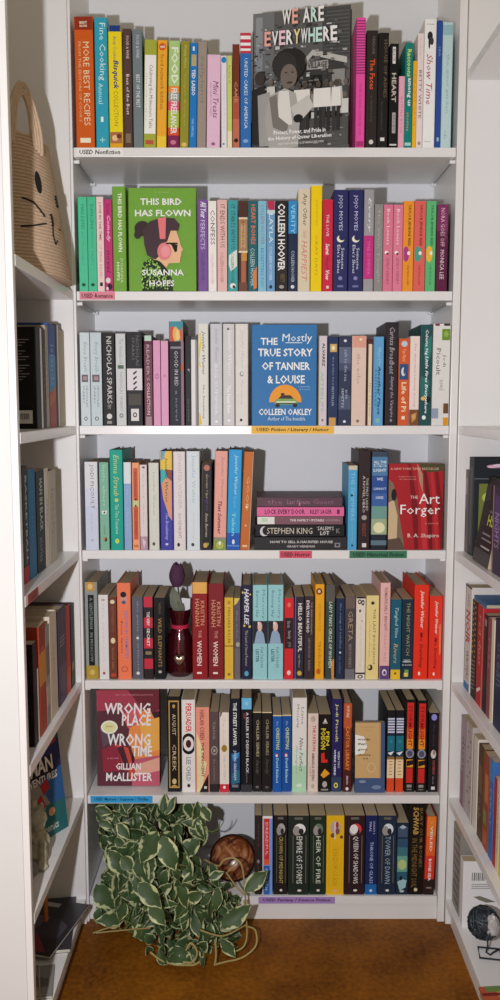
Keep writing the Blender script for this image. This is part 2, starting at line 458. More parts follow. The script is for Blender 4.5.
B(k, 168.2, 179.4, 40.8, '#a5c77d', 'cookbook with stacked green, orange, pink and maroon colour blocks', [t('FOOD', .06, .4, '#e9f0da', .25, .85, b=1), r(.42, .48, '#e2892d'), r(.48, .56, '#9a9d93'), r(.56, .65, '#d9506a'), r(.65, .81, '#a8b83e'), r(.81, .885, '#cf4f2a'), r(.885, 1, '#7b2450'), t('FREE FREELANCER', .44, .87, WH, .25, .8, b=1), e(.5, .95, .25, .022, '#c0718f')], 'h', 1.3)
B(k, 180.3, 189.2, 41.3, '#8f8a2c', 'plain olive cookbook beside the colour block cookbook', [t('Plenty More', .04, .25, '#c8c27c', .3, .65), t('Simple Recipes', .3, .8, '#b5ae5c', .4, .6), e(.5, .97, .3, .02, '#d9b56c')], 'h', 1.3)
B(k, 189.7, 197, 43.2, '#1f73ba', 'bright blue narrow cookbook with bold white title', [r(.11, .22, '#b3a06b', .2, .85), t('TED LASSO', .25, .5, WH, .25, .75, b=1), t('THE OFFICIAL', .72, .9, '#a5cdee', .3, .6), r(.035, .075, '#dbe9f5', .35, .6)], 'h', 1.2)
B(k, 197.4, 206.4, 42, '#968a80', 'taupe linen covered book beside the narrow blue cookbook', [t('Sallyland', .13, .57, '#7b7068', .25, .7)], 'h', 1.1)
B(k, 206.9, 220.4, 55, '#dbb6cd', 'pale pink cookbook with a dark handwritten title', [t('Mini Treats', .28, .68, '#5c3450', .45, .85, i=1), t('AND HAND-HELD SWEETS', .3, .66, '#a77e99', .22, .36), e(.5, .96, .15, .018, '#8c5f80')], 'h', .9)
B(k, 221, 226.8, 56, '#dcd9de', 'narrow white book with a blue dot at its top', [e(.5, .045, .48, .034, '#2380b8'), t('the complete collection', .2, .8, '#b3aeb8', .35, .65), e(.4, .96, .2, .012, '#3f9d95')])
B(k, 227.2, 232, 56, '#c3cc6f', 'narrow lime green book with a cream foot', [r(.82, 1, '#e3d8b4'), t('the best of', .1, .3, '#5f7a35', .3, .7)])
B(k, 232.5, 239.5, 44.5, '#70331f', 'reddish brown cookbook beside the blue striped top one', [r(.5, .72, '#a4523c'), r(.72, 1, '#b86a52'), t('CAKE', .36, .56, '#cf9a7e', .3, .7), e(.5, .93, .3, .02, '#2d1712')], 'h')
B(k, 240.2, 251, 32.8, '#2e68ac', 'blue cookbook with red and white stripes across its top', [r(0, .175, '#c23340'), r(.025, .055, WH), r(.085, .11, WH), r(.135, .155, WH), t('UNITED CAKES OF AMERICA', .22, .83, '#dfe7f1', .38, .68), e(.5, .94, .25, .016, '#7fa1d1')], 'h')

def everywhere_art():
    d = []
    def q(x0, y0, x1, y1, c): d.append(r(y0, y1, c, x0, x1))
    def el(x, y, rx, ry, c): d.append(e(x, y, rx, ry, c))
    q(0, 0, 1, 1, '#5c5b5a'); q(0, 0, .22, .5, '#6f7173'); q(.03, .03, .1, .45, '#8b8f92'); q(.72, .0, 1, .38, '#4a4a4a')
    rr = random.Random(2)
    for i in range(26): q(.74 + .02 * (i % 3), .02 + i * .013, .99, .026 + i * .013, '#5d5d5d' if i % 2 else '#434343')
    d.append(p([(.42, .44), (.62, .29), (.97, .36), (.97, .41), (.62, .35), (.45, .47)], '#b7b5b1'))
    d.append(p([(.46, .46), (.62, .33), (.96, .4), (.96, .62), (.5, .6)], '#3b3a39'))
    q(.56, .37, .78, .43, '#9a9895'); d.append(('h', 'S', 'VILLAGE', .57, .77, .378, .42, '#2a2a2a', 1, .3))
    q(.6, .47, .72, .58, '#1d1c1c'); q(.82, .44, .95, .6, '#8a8885')
    for i in range(420):
        x = rr.uniform(.0, 1); y = rr.uniform(.1, .99); w = rr.uniform(.006, .026); hh = w * rr.uniform(.25, 1.2)
        if x - w < 0 or x + w > 1 or y + hh > 1: continue
        dark = ['#2a2929', '#3a3939', '#4b4a49', '#605f5e']; pale = ['#8d8b88', '#a9a7a4', '#c4c2be', '#757371']
        q(x - w, y - hh * .5, x + w, y + hh * .5, rr.choice(dark if rr.random() < .5 else pale))
    for i in range(34):                                   # the crowd, loose pale and dark shapes
        x = rr.uniform(.04, .97); y = rr.uniform(.52, .72)
        c = rr.choice(['#c9c7c3', '#8e8c89', '#2c2b2b', '#454443', '#a9a7a3'])
        el(x, y, .022, .02, '#6a5f57'); d.append(p([(x - .04, y + .03), (x + .04, y + .03), (x + .05, y + .13), (x - .045, y + .13)], c))
    q(.0, .8, 1, 1, '#4f4e4d')
    for i in range(90):
        x = rr.uniform(0, .93); y = rr.uniform(.8, .985); q(x, y, x + rr.uniform(.02, .07), y + rr.uniform(.004, .014), rr.choice(['#6d6c6a', '#3a3938', '#8d8b88', '#555453']))
    for x in (.5, .57, .7, .78, .88):
        el(x, .57, .024, .024, '#4a423d'); d.append(p([(x - .045, .6), (x + .045, .6), (x + .05, .73), (x - .05, .73)], '#d8d6d2'))
        q(x - .04, .73, x - .006, .9, '#343333'); q(x + .006, .73, x + .04, .9, '#2b2a2a')
    d.append(p([(.02, .58), (.14, .55), (.22, .75), (.12, .98), (.02, .96)], '#2a2929'))
    el(.1, .5, .05, .05, '#3c3633'); d.append(p([(.08, .62), (.2, .6), (.2, .98), (.1, .98)], '#9b9996'))
    # woman with round hair in the middle
    d.append(p([(.2, .63), (.36, .58), (.47, .62), (.52, .78), (.5, 1), (.2, 1), (.16, .8)], '#a4a29e'))
    d.append(p([(.3, .6), (.4, .6), (.44, .84), (.27, .84)], '#d4d2ce'))
    d.append(p([(.2, .64), (.28, .62), (.3, .78), (.4, .84), (.38, .9), (.24, .85)], '#75706c'))
    el(.4, .42, .17, .115, '#242322'); el(.36, .43, .12, .1, '#312f2e'); el(.4, .5, .085, .085, '#6f645c')
    q(.36, .47, .385, .478, '#1a1918'); q(.425, .47, .45, .478, '#1a1918'); el(.41, .545, .03, .008, '#38302c')
    d.append(p([(.42, .72), (.6, .64), (.66, .72), (.5, .84)], '#bdbbb7')); el(.5, .8, .05, .03, '#1f1e1e')
    cols = ['#f2efe9', '#e9a39a', '#f0d79a', '#ecc0d0', '#bfe0d8', '#f4f1ec']
    x = .33
    for ch, w, c in (('W', .1, 0), ('E', .07, 1), (' ', .04, 0), ('A', .08, 0), ('R', .075, 4), ('E', .065, 0)):
        if ch != ' ': d.append(('h', 'S', ch, x, x + w - .01, .037, .14, cols[c], 1, 0))
        x += w
    x = .15
    for ch, c in zip('EVERYWHERE', (1, 0, 3, 5, 2, 0, 4, 4, 0, 5)):
        d.append(('h', 'S', ch, x, x + .065, .18, .28, cols[c], 1, 0)); x += .0745
    d.append(('h', 'S', 'Protest, Power, and Pride in', .25, .78, .875, .912, WH, 1, 0))
    d.append(('h', 'S', 'the History of Queer Liberation', .19, .84, .917, .952, WH, 1, 0))
    d.append(('h', 'S', 'MATTHEW RIEMER & LEIGHTON BROWN', .3, .76, .964, .98, '#dedbd6', 0, 0))
    return d
# turned a little: its near vertical edge is on the right
GAIN = ROWGAIN[0]
ya = math.degrees(atan2(.049, .222))
M = Matrix.Translation((.0112, 2.078, SHZ[0] + .0004)) @ Matrix.Rotation(radians(-ya), 4, 'Z') @ Matrix.Rotation(radians(-1.0), 4, 'X') @ Matrix.Rotation(-pi / 2, 4, 'Z') @ Matrix.Translation((.012, 0, 0))
book(M, .024, .3075, .2212, '#3d3c3c', [F(x) for x in everywhere_art()], 'large book with black and white crowd photograph and pastel capitals, cover turned outward', GRP[0], 'h')
GAIN = 1.0
LAST[0] = (.2325, 0, .3)
stripes = [r(.02 + i * .021, .029 + i * .021, '#8c2c62', .0, 1) for i in range(20)]
B(k, 356, 365.2, 17.6, '#de4f9f', 'hot pink book with thin dark bars over its upper half', stripes + [r(.95, .99, '#a8316f', .1, .9), t('THE DARK HORSE OF', .5, .9, '#b83a7f', .35, .6)], 'h')
B(k, 366.2, 377.4, 30.4, '#2c2623', 'black brown book with a red and orange title on the top shelf', [t('HEADLINE', .05, .2, '#6e655f', .5, .75), t('The Faces', .24, .5, '#d2502c', .3, .75, b=1), t('a history', .55, .78, '#5a514c', .35, .6), e(.5, .95, .2, .02, '#cfc9c2')], 'h')
B(k, 377.8, 388.3, 32.8, '#1d1a1a', 'thick black book with faint brown capitals on the top shelf', [t('HOUSE OF ASHES', .06, .56, '#6f5f4c', .55, .85), t('BIOGRAPHY', .6, .85, '#4b443c', .3, .5), r(.91, .94, '#d7d4d0', .3, .7)], 'h')
B(k, 389.4, 398, 44, '#151316', 'black book with white capitals and a pale badge, on the top shelf', [r(.03, .19, '#d8d5d2', .3, .65), t('BLACK', .05, .17, '#151316', .36, .6), t('HEART', .28, .56, '#bdb3a6', .25, .75, b=1), r(.66, .86, '#a39f9c', .35, .75), t('STORY', .68, .84, '#2a2626', .45, .66), r(.965, .98, '#cfcac6', .1, .9)], 'p')
B(k, 398.5, 404.3, 76.5, '#dda1b4', 'short pink pocket book beside the teal book with yellow title', [t('A LITTLE BOOK', .28, .8, '#a9657d', .35, .65)], 'p')
B(k, 404.7, 412.4, 43, '#127a72', 'teal book with a lime yellow title on the top shelf', [t('Raccoons', .06, .32, '#c9d964', .25, .8, b=1), t('among us', .33, .6, '#e0efe6', .25, .75, b=1), t('stories', .66, .84, '#d7a05a', .3, .6), r(.95, .98, '#9fd0c2', .1, .9)], 'h', D=.17)
B(k, 412.7, 416.6, 61, '#e7ab22', 'thin golden yellow book between the teal one and the pale pink one', [t('THE LAST OF US', .1, .75, '#b57f16', .3, .7)], 'p')
B(k, 416.9, 423.2, 33.3, '#dfd0cf', 'pale pink book with widely spaced brown capitals', [t('BETTY WHITE', .32, .74, '#5c4440', .3, .75), t('memoir', .04, .2, '#b9a6a3', .35, .6), e(.5, .96, .25, .016, '#9a8581')], 'h')
B(k, 423.8, 435.8, 19, '#ecebe4', 'tall ivory book with a crimson script title', [h('Phil', .035, .045, '#9b978d', .2, .75), e(.45, .13, .22, .035, '#2b2a2d'), e(.6, .17, .16, .03, '#3b3a3d'), e(.4, .18, .08, .05, '#2b2a2d'), t('Show Time', .27, .66, '#b02a48', .2, .7, i=1), h('Harper', .945, .957, '#9b978d', .15, .7)], 'h')
B(k, 436.2, 441.4, 20.8, '#2b4a94', 'narrow navy book beside the tall ivory one', [t('SEA', .2, .28, '#7f9bd0', .3, .7), r(.92, .95, '#9bb2dd', .3, .7)], 'h')
B(k, 441.8, 452.2, 22.4, '#b3cdd0', 'pale teal book at the shelf end with dark flecks on its top', [r(.02, .1, '#8fb4bd'), t('the quiet garden', .25, .72, '#87aaa2', .35, .7), t('ode', .86, .93, '#8aa5a8', .3, .6)], 'h')
# ---- second shelf
k = 1
mint = [t('FAKE DATES', .08, .34, '#2c7a58', .35, .7), t('and Mooncakes', .36, .72, '#48a078', .35, .65), e(.5, .93, .22, .018, '#1d4a37')]
B(k, 78.5, 87.4, 197, '#4fc195', 'mint green paperback against the side panel, first of a matching pair', mint)
B(k, 87.8, 96.5, 197, '#4bbd91', 'mint green paperback next to a pale pink paperback, second of a matching pair', [t('DANCING', .08, .34, '#276f50', .35, .7), t('Summer Nights', .36, .72, '#42986f', .35, .65), e(.5, .93, .22, .018, '#1d4a37')])
B(k, 96.9, 104, 197, '#e7cdc9', 'pale pink paperback between mint green and magenta paperbacks', [t('LOVE IN THE TIME', .06, .46, '#a86a78', .35, .7, b=1), t('OF SERIAL KILLERS', .5, .86, '#c17f8d', .35, .7), r(.905, .945, BK, .35, .75)])
B(k, 104.4, 112.4, 199.7, '#bb3470', 'magenta paperback with swirling pink lettering on the second shelf', [t('Romantic', .05, .16, '#7c1848', .3, .75), t('Comedy', .17, .46, '#f0b3cb', .25, .8, b=1, i=1), t('novel', .55, .8, '#541036', .3, .75, i=1), e(.4, .88, .3, .03, '#e6d0d8'), e(.6, .95, .32, .035, '#2a1020'), e(.3, .97, .15, .02, '#e6d0d8')])
green = '#71a33c'
B(k, 112.8, 126, 186.7, green, 'tall green hardcover showing its spine beside the matching face-out cover', [t('THIS BIRD HAS FLOWN', .06, .62, '#e9eedd', .42, .72, b=1), t('SUSANNA', .68, .92, '#c9dba8', .55, .75), t('HOFFS', .72, .9, '#e2e9d2', .28, .48, b=1)], 'h')
def bird_art():
    d = [('h', 'S', 'THIS BIRD', .18, .79, .1, .165, WH, 1, 0), ('h', 'S', 'HAS FLOWN', .1, .92, .21, .275, WH, 1, 0)]
    rr = random.Random(5)
    dress = [(.2, .72), (.42, .69), (.62, .8), (.66, 1), (.12, 1)]
    # speckled dress
    d.append(p([(.22, .72), (.32, .68), (.46, .7), (.56, .78), (.64, .88), (.66, 1), (.2, 1), (.18, .82)], '#23321b'))
    for i in range(170):
        x = rr.uniform(.19, .64); y = rr.uniform(.7, .985)
        if y > .98 or (x > .48 and y < .7 + (x - .42)) : continue
        d.append(e(x, y, .012, .009, rr.choice(['#8fbf55', '#a8cf74', '#79ab44'])))
    # head in profile
    d.append(p([(.37, .7), (.45, .55), (.55, .43), (.7, .4), (.755, .5), (.775, .56), (.81, .6), (.785, .63), (.785, .66), (.77, .68), (.765, .73), (.6, .735), (.56, .78), (.46, .71)], '#e3b68e'))
    # hair with bun
    d.append(e(.21, .4, .115, .075, '#3c2c2f')); d.append(e(.14, .46, .05, .04, '#3c2c2f'))
    d.append(p([(.22, .42), (.32, .33), (.5, .29), (.68, .3), (.76, .36), (.74, .42), (.63, .42), (.58, .52), (.5, .56), (.47, .66), (.4, .7), (.28, .66), (.24, .56)], '#46343a'))
    d.append(p([(.44, .3), (.56, .29), (.55, .5), (.47, .5)], '#e2787c')); d.append(e(.535, .62, .105, .085, '#dd7f84')); d.append(e(.55, .62, .07, .057, '#e8969a'))
    d.append(p([(.6, .54), (.73, .555), (.72, .62), (.69, .63), (.64, .56)], '#1c1618')); d.append(r(.535, .55, '#1c1618', .56, .73))
    d += [('h', 'S', 'SUSANNA', .2, .82, .795, .855, WH, 1, 0), ('h', 'S', 'HOFFS', .31, .68, .9, .96, WH, 1, 0), ('h', 'S', 'a novel', .4, .6, .04, .055, '#b9d68d', 0, 0)]
    return d
faceout(k, 128.2, 196.0, 187.6, green, 'green hardcover facing out, a woman in pink headphones on its cover', bird_art(), .026, .004, 2.0)
LAST[1] = (span(1, 128, 196.4, 190, 0)[3], 0, .3)
B(k, 198.2, 207.8, 199.7, '#775296', 'purple paperback with white script title beside the face-out green cover', [t('All Your', .02, .2, '#ece6f2', .25, .85, b=1, i=1), t('PERFECTS', .22, .54, '#cfc0dd', .25, .7), t('COLLEEN HOOVER', .58, .88, '#4b2d68', .3, .65)])
B(k, 208.3, 216.5, 201, '#e9e4df', 'white paperback with black capitals, between purple and salmon pink paperbacks', [t('CONFESS', .1, .48, '#3b3538', .28, .8), t('COLLEEN HOOVER', .58, .92, '#d3a3a3', .32, .65)])
B(k, 217.3, 227.2, 200, '#deb4ae', 'salmon pink paperback with dark capitals between white and teal paperbacks', [t('IT ENDS WITH US', .05, .52, '#6a3a40', .3, .75), t('COLLEEN HOOVER', .57, .9, '#a35863', .3, .62)])
B(k, 228, 237.7, 200.5, '#3f9ba0', 'teal paperback with white flower at the foot, beside the wood pattern one', [t('IT STARTS WITH US', .05, .54, '#15414a', .3, .75), p([(.1, .6), (.9, .54), (.95, .72), (.3, .78), (.05, .7)], '#d5ded4'), t('COLLEEN HOOVER', .58, .92, '#174a40', .32, .62), e(.5, .94, .3, .03, '#e4e4de'), e(.6, .95, .14, .018, BK)])
B(k, 238.5, 247.7, 201, '#4a2d22', 'brown paperback patterned like wooden planks with tan middle', [r(.18, .2, '#dccdb6'), r(.2, .55, '#a27a52'), r(.25, .52, '#c4a07a', .25, .75), r(.55, .57, '#dccdb6'), r(.57, .66, '#c08a3c', .3, .9), r(.66, .9, '#a86246', .3, .8), r(.9, 1, '#6b4432'), t('REMINDERS', .22, .52, '#6b4226', .35, .65)])
B(k, 248.2, 257.4, 201, '#1f5d66', 'dark teal paperback with orange capitals and orange corner', [t('HEART BONES', .04, .48, '#c9714f', .3, .8, b=1), t('COLLEEN HOOVER', .52, .94, '#bcd6d0', .25, .7), p([(.5, .8), (1, .72), (1, .96), (.6, .98)], '#d9783e')])
B(k, 258, 266.4, 201, '#7fb8cc', 'pale blue paperback with mauve capitals on the second shelf', [t('COLLEEN HOOVER', .04, .48, '#8a6f9a', .3, .75), t('REGRETTING YOU', .52, .95, '#3d6fae', .3, .7), r(.5, 1, '#6fb3dc', .85, 1)])
B(k, 266.8, 275, 201, '#6c9ac4', 'blue paperback with a red corner at its top, white capitals', [p([(0, 0), (1, 0), (1, .1), (.4, .12), (0, .06)], '#b5304a'), r(.1, .14, '#bcd2d8'), t('LAYLA', .14, .46, '#dbe8f2', .3, .75), t('COLLEEN HOOVER', .5, .88, '#d0e0ee', .32, .65), e(.5, .95, .2, .02, '#1f2d42')])
B(k, 275.6, 287.7, 201, '#241f21', 'black paperback with heavy white capitals over most of the spine', [t('COLLEEN HOOVER', .03, .77, '#efece7', .18, .78, b=1), t('VERITY', .8, .9, '#77683a', .4, .75), e(.5, .95, .2, .02, '#9a9694')])
B(k, 288.2, 297.2, 201, '#1c2a45', 'navy paperback with bright blue upper third', [r(0, .36, '#2f86c2'), t('VERITY', .04, .36, '#9fd0ec', .3, .75), t('COLLEEN HOOVER', .55, .9, '#b8c3d8', .35, .7), e(.5, .95, .2, .02, '#d4d9e2')])
B(k, 297.9, 310.2, 189.3, '#d2c6ab', 'cream hardcover with swirling black and coral script, beside the plain yellow one', [t('Any Other', .04, .36, '#45403a', .3, .75, i=1), t('Family', .4, .48, '#c98b74', .3, .75, i=1), t('HAPPIEST', .5, .9, '#d0785f', .3, .75, i=1)], 'h')
B(k, 310.8, 322, 185.8, '#e8c800', 'plain bright yellow hardcover, tallest book on the second shelf', [t('JENNY MUSTARD', .13, .38, '#b79a12', .4, .6), t('OKAY DAYS', .47, .85, '#b0930e', .38, .62)], 'h')
B(k, 322.5, 332.7, 199.7, '#c52440', 'crimson paperback between the yellow hardcover and a navy pair', [t('THE LOVE', .16, .4, '#f0cfd2', .35, .62), t('Secret', .48, .6, '#f6e9e6', .3, .7, b=1, i=1), t('Heart', .62, .76, '#7d1226', .3, .7, i=1), t('Vow', .77, .88, '#f2dcdb', .3, .7, b=1, i=1), r(.94, .97, '#eec4c4', .4, .65)])
jojo = [t('JOJO MOYES', .05, .4, '#c9cbe2', .3, .62), e(.5, .48, .26, .035, '#e7e4c8'), e(.6, .465, .22, .032, '#27295c'), t('Someone', .57, .78, '#dcdcec', .55, .75), t('Else’s Shoes', .54, .82, '#dcdcec', .28, .48), e(.5, .87, .14, .02, '#7d80ae'), r(.94, .96, '#6a6da0', .3, .7)]
B(k, 333.3, 348, 190, '#27295c', 'navy hardcover with white crescent moon, beside the crimson paperback', jojo, 'h')
B(k, 348.6, 363.2, 190, '#27295c', 'navy hardcover with white crescent moon, beside the grey and magenta spine', jojo, 'h')
B(k, 363.8, 373.7, 189.7, '#98969a', 'grey hardcover with a magenta block on its lower half', [t('Every', .08, .42, '#e0dee0', .35, .7, i=1), r(.45, .88, '#bf2f7e'), t('THE SUMMER', .5, .84, '#d86aa6', .35, .65)], 'h')
B(k, 374.2, 382.6, 204.5, '#8a8886', 'plain grey paperback between the magenta block spine and a pink pair', [t('The Wish Tonight', .05, .9, '#aeaca8', .3, .65)])
pinkd = [t('Book Lovers', .05, .46, '#f2dede', .35, .65), e(.35, .55, .2, .02, '#f0e6e2'), e(.45, .565, .12, .012, BK), t('EMILY HENRY', .62, .92, '#9c4563', .35, .65)]
B(k, 383.2, 392.8, 204.7, '#d5748f', 'rose pink paperback next to the plain grey paperback', pinkd)
B(k, 393.2, 402.5, 205, '#d87a93', 'rose pink paperback next to the orange paperback', pinkd)
def tj(dot, ink='#3b2a1c'): return [t('TAYLOR JENKINS REID', .04, .5, ink, .4, .72, b=1), e(.35, .585, .6, .085, dot), e(.55, .575, .14, .022, '#efe6dc'), t('ONE TRUE LOVES', .7, .93, ink, .42, .6)]
B(k, 403, 413.5, 201.2, '#e6912d', 'orange paperback with a purple half circle on the spine', tj('#a83b86')[:1] + [('e', 'S', .3, .585, .3, .085, '#a83b86')] + tj('#a83b86')[2:])
B(k, 414, 425.3, 201.2, '#d8625a', 'coral red paperback with a green half circle on the spine', tj('#c33', '#7c1f22')[:1] + [('e', 'S', .35, .585, .35, .085, '#4d9b82')] + tj('', '#7c2a26')[2:])
B(k, 425.8, 435.6, 201.2, '#5cb474', 'leaf green paperback with a yellow half circle on the spine', tj('', '#1d5a33')[:1] + [('e', 'S', .35, .585, .35, .09, '#f0b23c')] + tj('', '#1d5a33')[2:])
B(k, 436.4, 447.8, 204.7, '#5a1f40', 'maroon paperback at the shelf end with pale pink capitals', [r(0, .3, '#7a2f5c'), t('NORA GOES OFF', .04, .48, '#e0b9c6', .35, .7), t('MONICA LEE', .52, .86, '#e6d2d6', .35, .7), t('book club', .1, .4, '#a06a86', .75, .88)])

# ---- third shelf
k = 2
nsp = lambda: [t('Every Breath', .1, .42, '#8fa3a6', .3, .75, i=1), r(.45, .53, '#6b5f66', .15, .8), r(.47, .51, '#a98f95', .3, .7), t('NICHOLAS', .57, .8, '#6f7c80', .55, .75), t('SPARKS', .57, .76, '#6f7c80', .25, .42), e(.5, .925, .18, .022, '#5c676b'), e(.5, .925, .1, .013, '#cfd9da')]
B(k, 80.4, 90, 332.7, '#c9d5d8', 'pale blue grey paperback against the side panel, third shelf', nsp())
B(k, 90.6, 101.8, 332.7, '#c3d1d6', 'pale blue grey paperback touching the black one with white serif capitals', nsp())
B(k, 102.8, 115, 333, '#211d20', 'black paperback with large white capitals between pale grey books', [t('NICHOLAS SPARKS', .04, .76, '#dcd9d6', .35, .75), t('two', .77, .82, '#a9a5a3', .35, .7), e(.5, .9, .22, .03, '#d9d5d2'), r(.95, .98, '#9a9592', .3, .7)])
B(k, 116, 125.8, 333.8, '#cdced0', 'pale grey paperback between two black paperbacks', [t('The Notebook', .05, .33, '#8fa5a2', .35, .75, i=1), r(.34, .38, '#4c6a58', .2, .8), t('NICHOLAS SPARKS', .42, .84, '#9a9a9e', .38, .66), e(.5, .89, .2, .024, '#5d6264'), e(.5, .89, .11, .014, '#cdced0')])
B(k, 126.8, 142.4, 332, '#232024', 'thick black paperback with a white barber stripe panel', [t('NICHOLAS', .04, .36, '#6d6a6c', .6, .8), t('SPARKS', .06, .3, '#6d6a6c', .35, .52), r(.39, .62, '#ddd6dc')] + [p([(.4, .44 + .055 * i), (.62, .41 + .055 * i), (.66, .425 + .055 * i), (.44, .46 + .055 * i)], '#2b262b') for i in range(4)] + [r(.66, .78, '#4a453e', .1, .9), r(.82, .95, '#dcd9d6', .25, .75), e(.5, .885, .13, .028, '#2a2629'), e(.5, .885, .07, .016, '#dcd9d6')])
B(k, 144.3, 152.5, 335.7, '#6c3f4d', 'mottled plum paperback with a mint green tip', [r(0, .06, '#b9d6c4', .1, .9), r(.06, .1, '#5e2038'), t('READER’S', .1, .5, '#c9a6ae', .3, .65), t('COLLECTION', .52, .88, '#d9b7bb', .3, .7, b=1), r(.9, 1, '#a3858b', .15, .85)])
B(k, 153.3, 160.5, 340.5, '#dc9cbf', 'slim pink paperback with diamond mark beside the plum one', [e(.5, .42, .25, .03, '#a8658c'), e(.5, .42, .15, .018, '#dc9cbf')])
B(k, 161.1, 168.4, 341, '#dd9fc1', 'slim pink paperback beside the black one with painted top', [e(.5, .41, .2, .02, '#c584a8')])
B(k, 169.4, 184, 321.5, '#1b1a26', 'black paperback with a colourful painted scene across its top', [r(0, .19, '#3f8f9c', 0, .96), p([(0, .06), (.3, .04), (.4, .19), (0, .19)], '#c8503a'), e(.45, .12, .2, .07, '#e6ad5a'), e(.6, .13, .16, .055, '#efc87c'), p([(.7, .1), (.96, .05), (.96, .19), (.8, .19)], '#cf5f36'), r(.19, 1, '#8d6f7b', .8, 1), r(.24, .26, '#8a8690', .1, .8), t('GOOD IN BED', .28, .62, '#c9c6cf', .35, .6), t('a novel', .66, .95, '#8791a5', .4, .56), r(.4, .47, '#c4572f', .8, .95)])
B(k, 185.2, 191, 336, '#1c1b1e', 'thin black paperback beside a white one on the third shelf', [t('f', .36, .4, '#c9c6c6', .45, .75), t('stories', .7, .95, '#6c6a6c', .4, .7)])
B(k, 191.2, 197.6, 336.3, '#dddbdc', 'thin white paperback with grey edge, third shelf', [r(0, 1, '#8d8a8c', .66, 1), r(0, .04, '#4a484a')])
B(k, 198.2, 208.5, 324, '#dcdcd4', 'white hardcover with yellow brush marks and black script', [p([(0, .1), (.25, .08), (.35, .2), (.1, .35), (.3, .42), (0, .44)], '#e0c93a'), p([(0, .86), (.2, .9), (.35, .98), (0, 1)], '#e0b93a'), t('Jennifer Weiner', .07, .5, '#35332c', .3, .7, i=1), t('Mrs. Everything', .6, .93, '#55534b', .4, .62)], 'h')
B(k, 210.4, 222.3, 324, '#c7c8ce', 'pale lavender grey hardcover on the third shelf', [t('Jennifer Weiner', .04, .38, '#9c9eaa', .3, .7, i=1), t('BIG SUMMER', .4, .9, '#dfe0e4', .35, .6), e(.5, .96, .12, .012, WH)], 'h')
B(k, 223, 234.6, 324, '#cfcdcd', 'light grey hardcover with white script on the third shelf', [t('Jennifer Weiner', .05, .52, '#eeecec', .35, .75, i=1), t('The Next Best', .6, .88, '#f4f2f2', .35, .65, b=1), e(.45, .05, .1, .012, '#5a585a'), e(.5, .95, .14, .012, '#f0eeee')], 'h')
B(k, 235.3, 248.2, 324, '#dcd8d3', 'ivory hardcover touching the blue face-out cover', [t('Jennifer Weiner', .06, .44, '#c3beb8', .35, .7, i=1), e(.5, .49, .16, .025, '#9c958f'), e(.53, .485, .1, .016, '#dcd8d3'), t('fly away', .55, .8, '#c5bfb9', .4, .6), e(.45, .945, .1, .014, BK)], 'h')
def tanner():
    d = [('h', 'S', 'THE', .14, .4, .13, .2, WH, 1, 0), ('h', 'S', 'Mostly', .47, .93, .09, .19, '#e6eef2', 0, .3), r(.175, .182, '#dfe9ee', .52, .78),
         ('h', 'S', 'TRUE STORY', .1, .94, .235, .315, WH, 1, 0), ('h', 'S', 'OF TANNER', .16, .9, .37, .45, WH, 1, 0), ('h', 'S', '& LOUISE', .24, .82, .5, .585, WH, 1, 0)]
    n = 24
    d.append(p([(.52 + .25 * cos(pi * j / n), .77 - .175 * sin(pi * j / n)) for j in range(n + 1)], '#e8992d'))
    d.append(p([(.36, .755), (.4, .735), (.66, .735), (.7, .755), (.7, .795), (.36, .795)], '#7fa25c')); d.append(p([(.41, .735), (.46, .7), (.6, .7), (.65, .735)], '#3c2f26')); d.append(e(.48, .69, .03, .012, '#2a2220'))
    d += [r(.762, .776, '#dfe6cf', .38, .68), e(.4, .8, .035, .022, '#1f1c1c'), e(.67, .8, .035, .022, '#1f1c1c'), r(.775, .79, '#4b5a3a', .38, .68)]
    d += [('h', 'S', 'a wild ride', .72, .9, .61, .622, '#bcd3e0', 0, 0), ('h', 'S', 'of a novel', .73, .9, .635, .648, '#bcd3e0', 0, 0), ('h', 'S', 'COLLEEN OAKLEY', .11, .93, .835, .9, WH, 1, 0), ('h', 'S', 'Author of The Invisible', .25, .83, .915, .955, '#d5e2ea', 0, .25)]
    return d
faceout(k, 251.6, 316.6, 324.9, '#3173ae', 'blue hardcover facing out with an orange sun and green car', tanner(), .024, .004, 2.0)
LAST[2] = (span(2, 252, 317.2, 330, 0)[3], 0, .3)
B(k, 318.8, 326.8, 336, '#cfc6cf', 'pastel paperback with black capitals touching the blue face-out cover', [r(0, 1, '#d9c15c', 0, .1), t('ALVAREZ', .08, .34, '#2d2a30', .4, .75, b=1), t('AFTERLIFE', .4, .85, '#8fa7b8', .3, .6), r(.36, .75, '#b8cbb4', .15, .28), e(.5, .94, .14, .015, '#7c7482')])
B(k, 327.8, 338, 337, '#1f2f55', 'navy paperback with gold squares at head and foot', [r(.08, .17, '#caa968', .2, .85), e(.5, .125, .16, .025, '#eedfb2'), t('the golden hour', .22, .55, '#8c9cc4', .4, .6), t('BESTSELLER', .56, .78, '#a9b6d4', .4, .6), r(.91, 1, '#c99a52', .15, .8)])
B(k, 338.6, 351, 336.5, '#2c3450', 'slate navy paperback with misty pale patches beside the peach one', [r(.12, .3, '#5c6580'), r(.3, .38, '#454d69'), r(.66, .82, '#4c5670'), e(.5, .05, .12, .015, '#d9dce6'), t('salt to the sea', .15, .5, '#a9b0c6', .45, .7), t('RUTA', .6, .7, '#c7ccd9', .55, .7), t('SEPETYS', .58, .8, '#c7ccd9', .25, .42), e(.5, .955, .12, .014, '#e0e2e8')])
B(k, 351.6, 366, 336, '#dcc3b4', 'thick peach paperback with faint grey title', [r(0, .13, '#d99f8a'), e(.6, .04, .1, .012, '#eee0d4'), t('the echo', .2, .54, '#a8968c', .35, .6), e(.45, .95, .1, .018, '#7a6a62')])
B(k, 366.7, 372.4, 339, '#4a2a26', 'narrow dark brown paperback with cream strip on its spine', [r(.06, 1, '#e0cfae', .25, .85), t('the reader', .5, .9, '#8c7b62', .45, .7)])
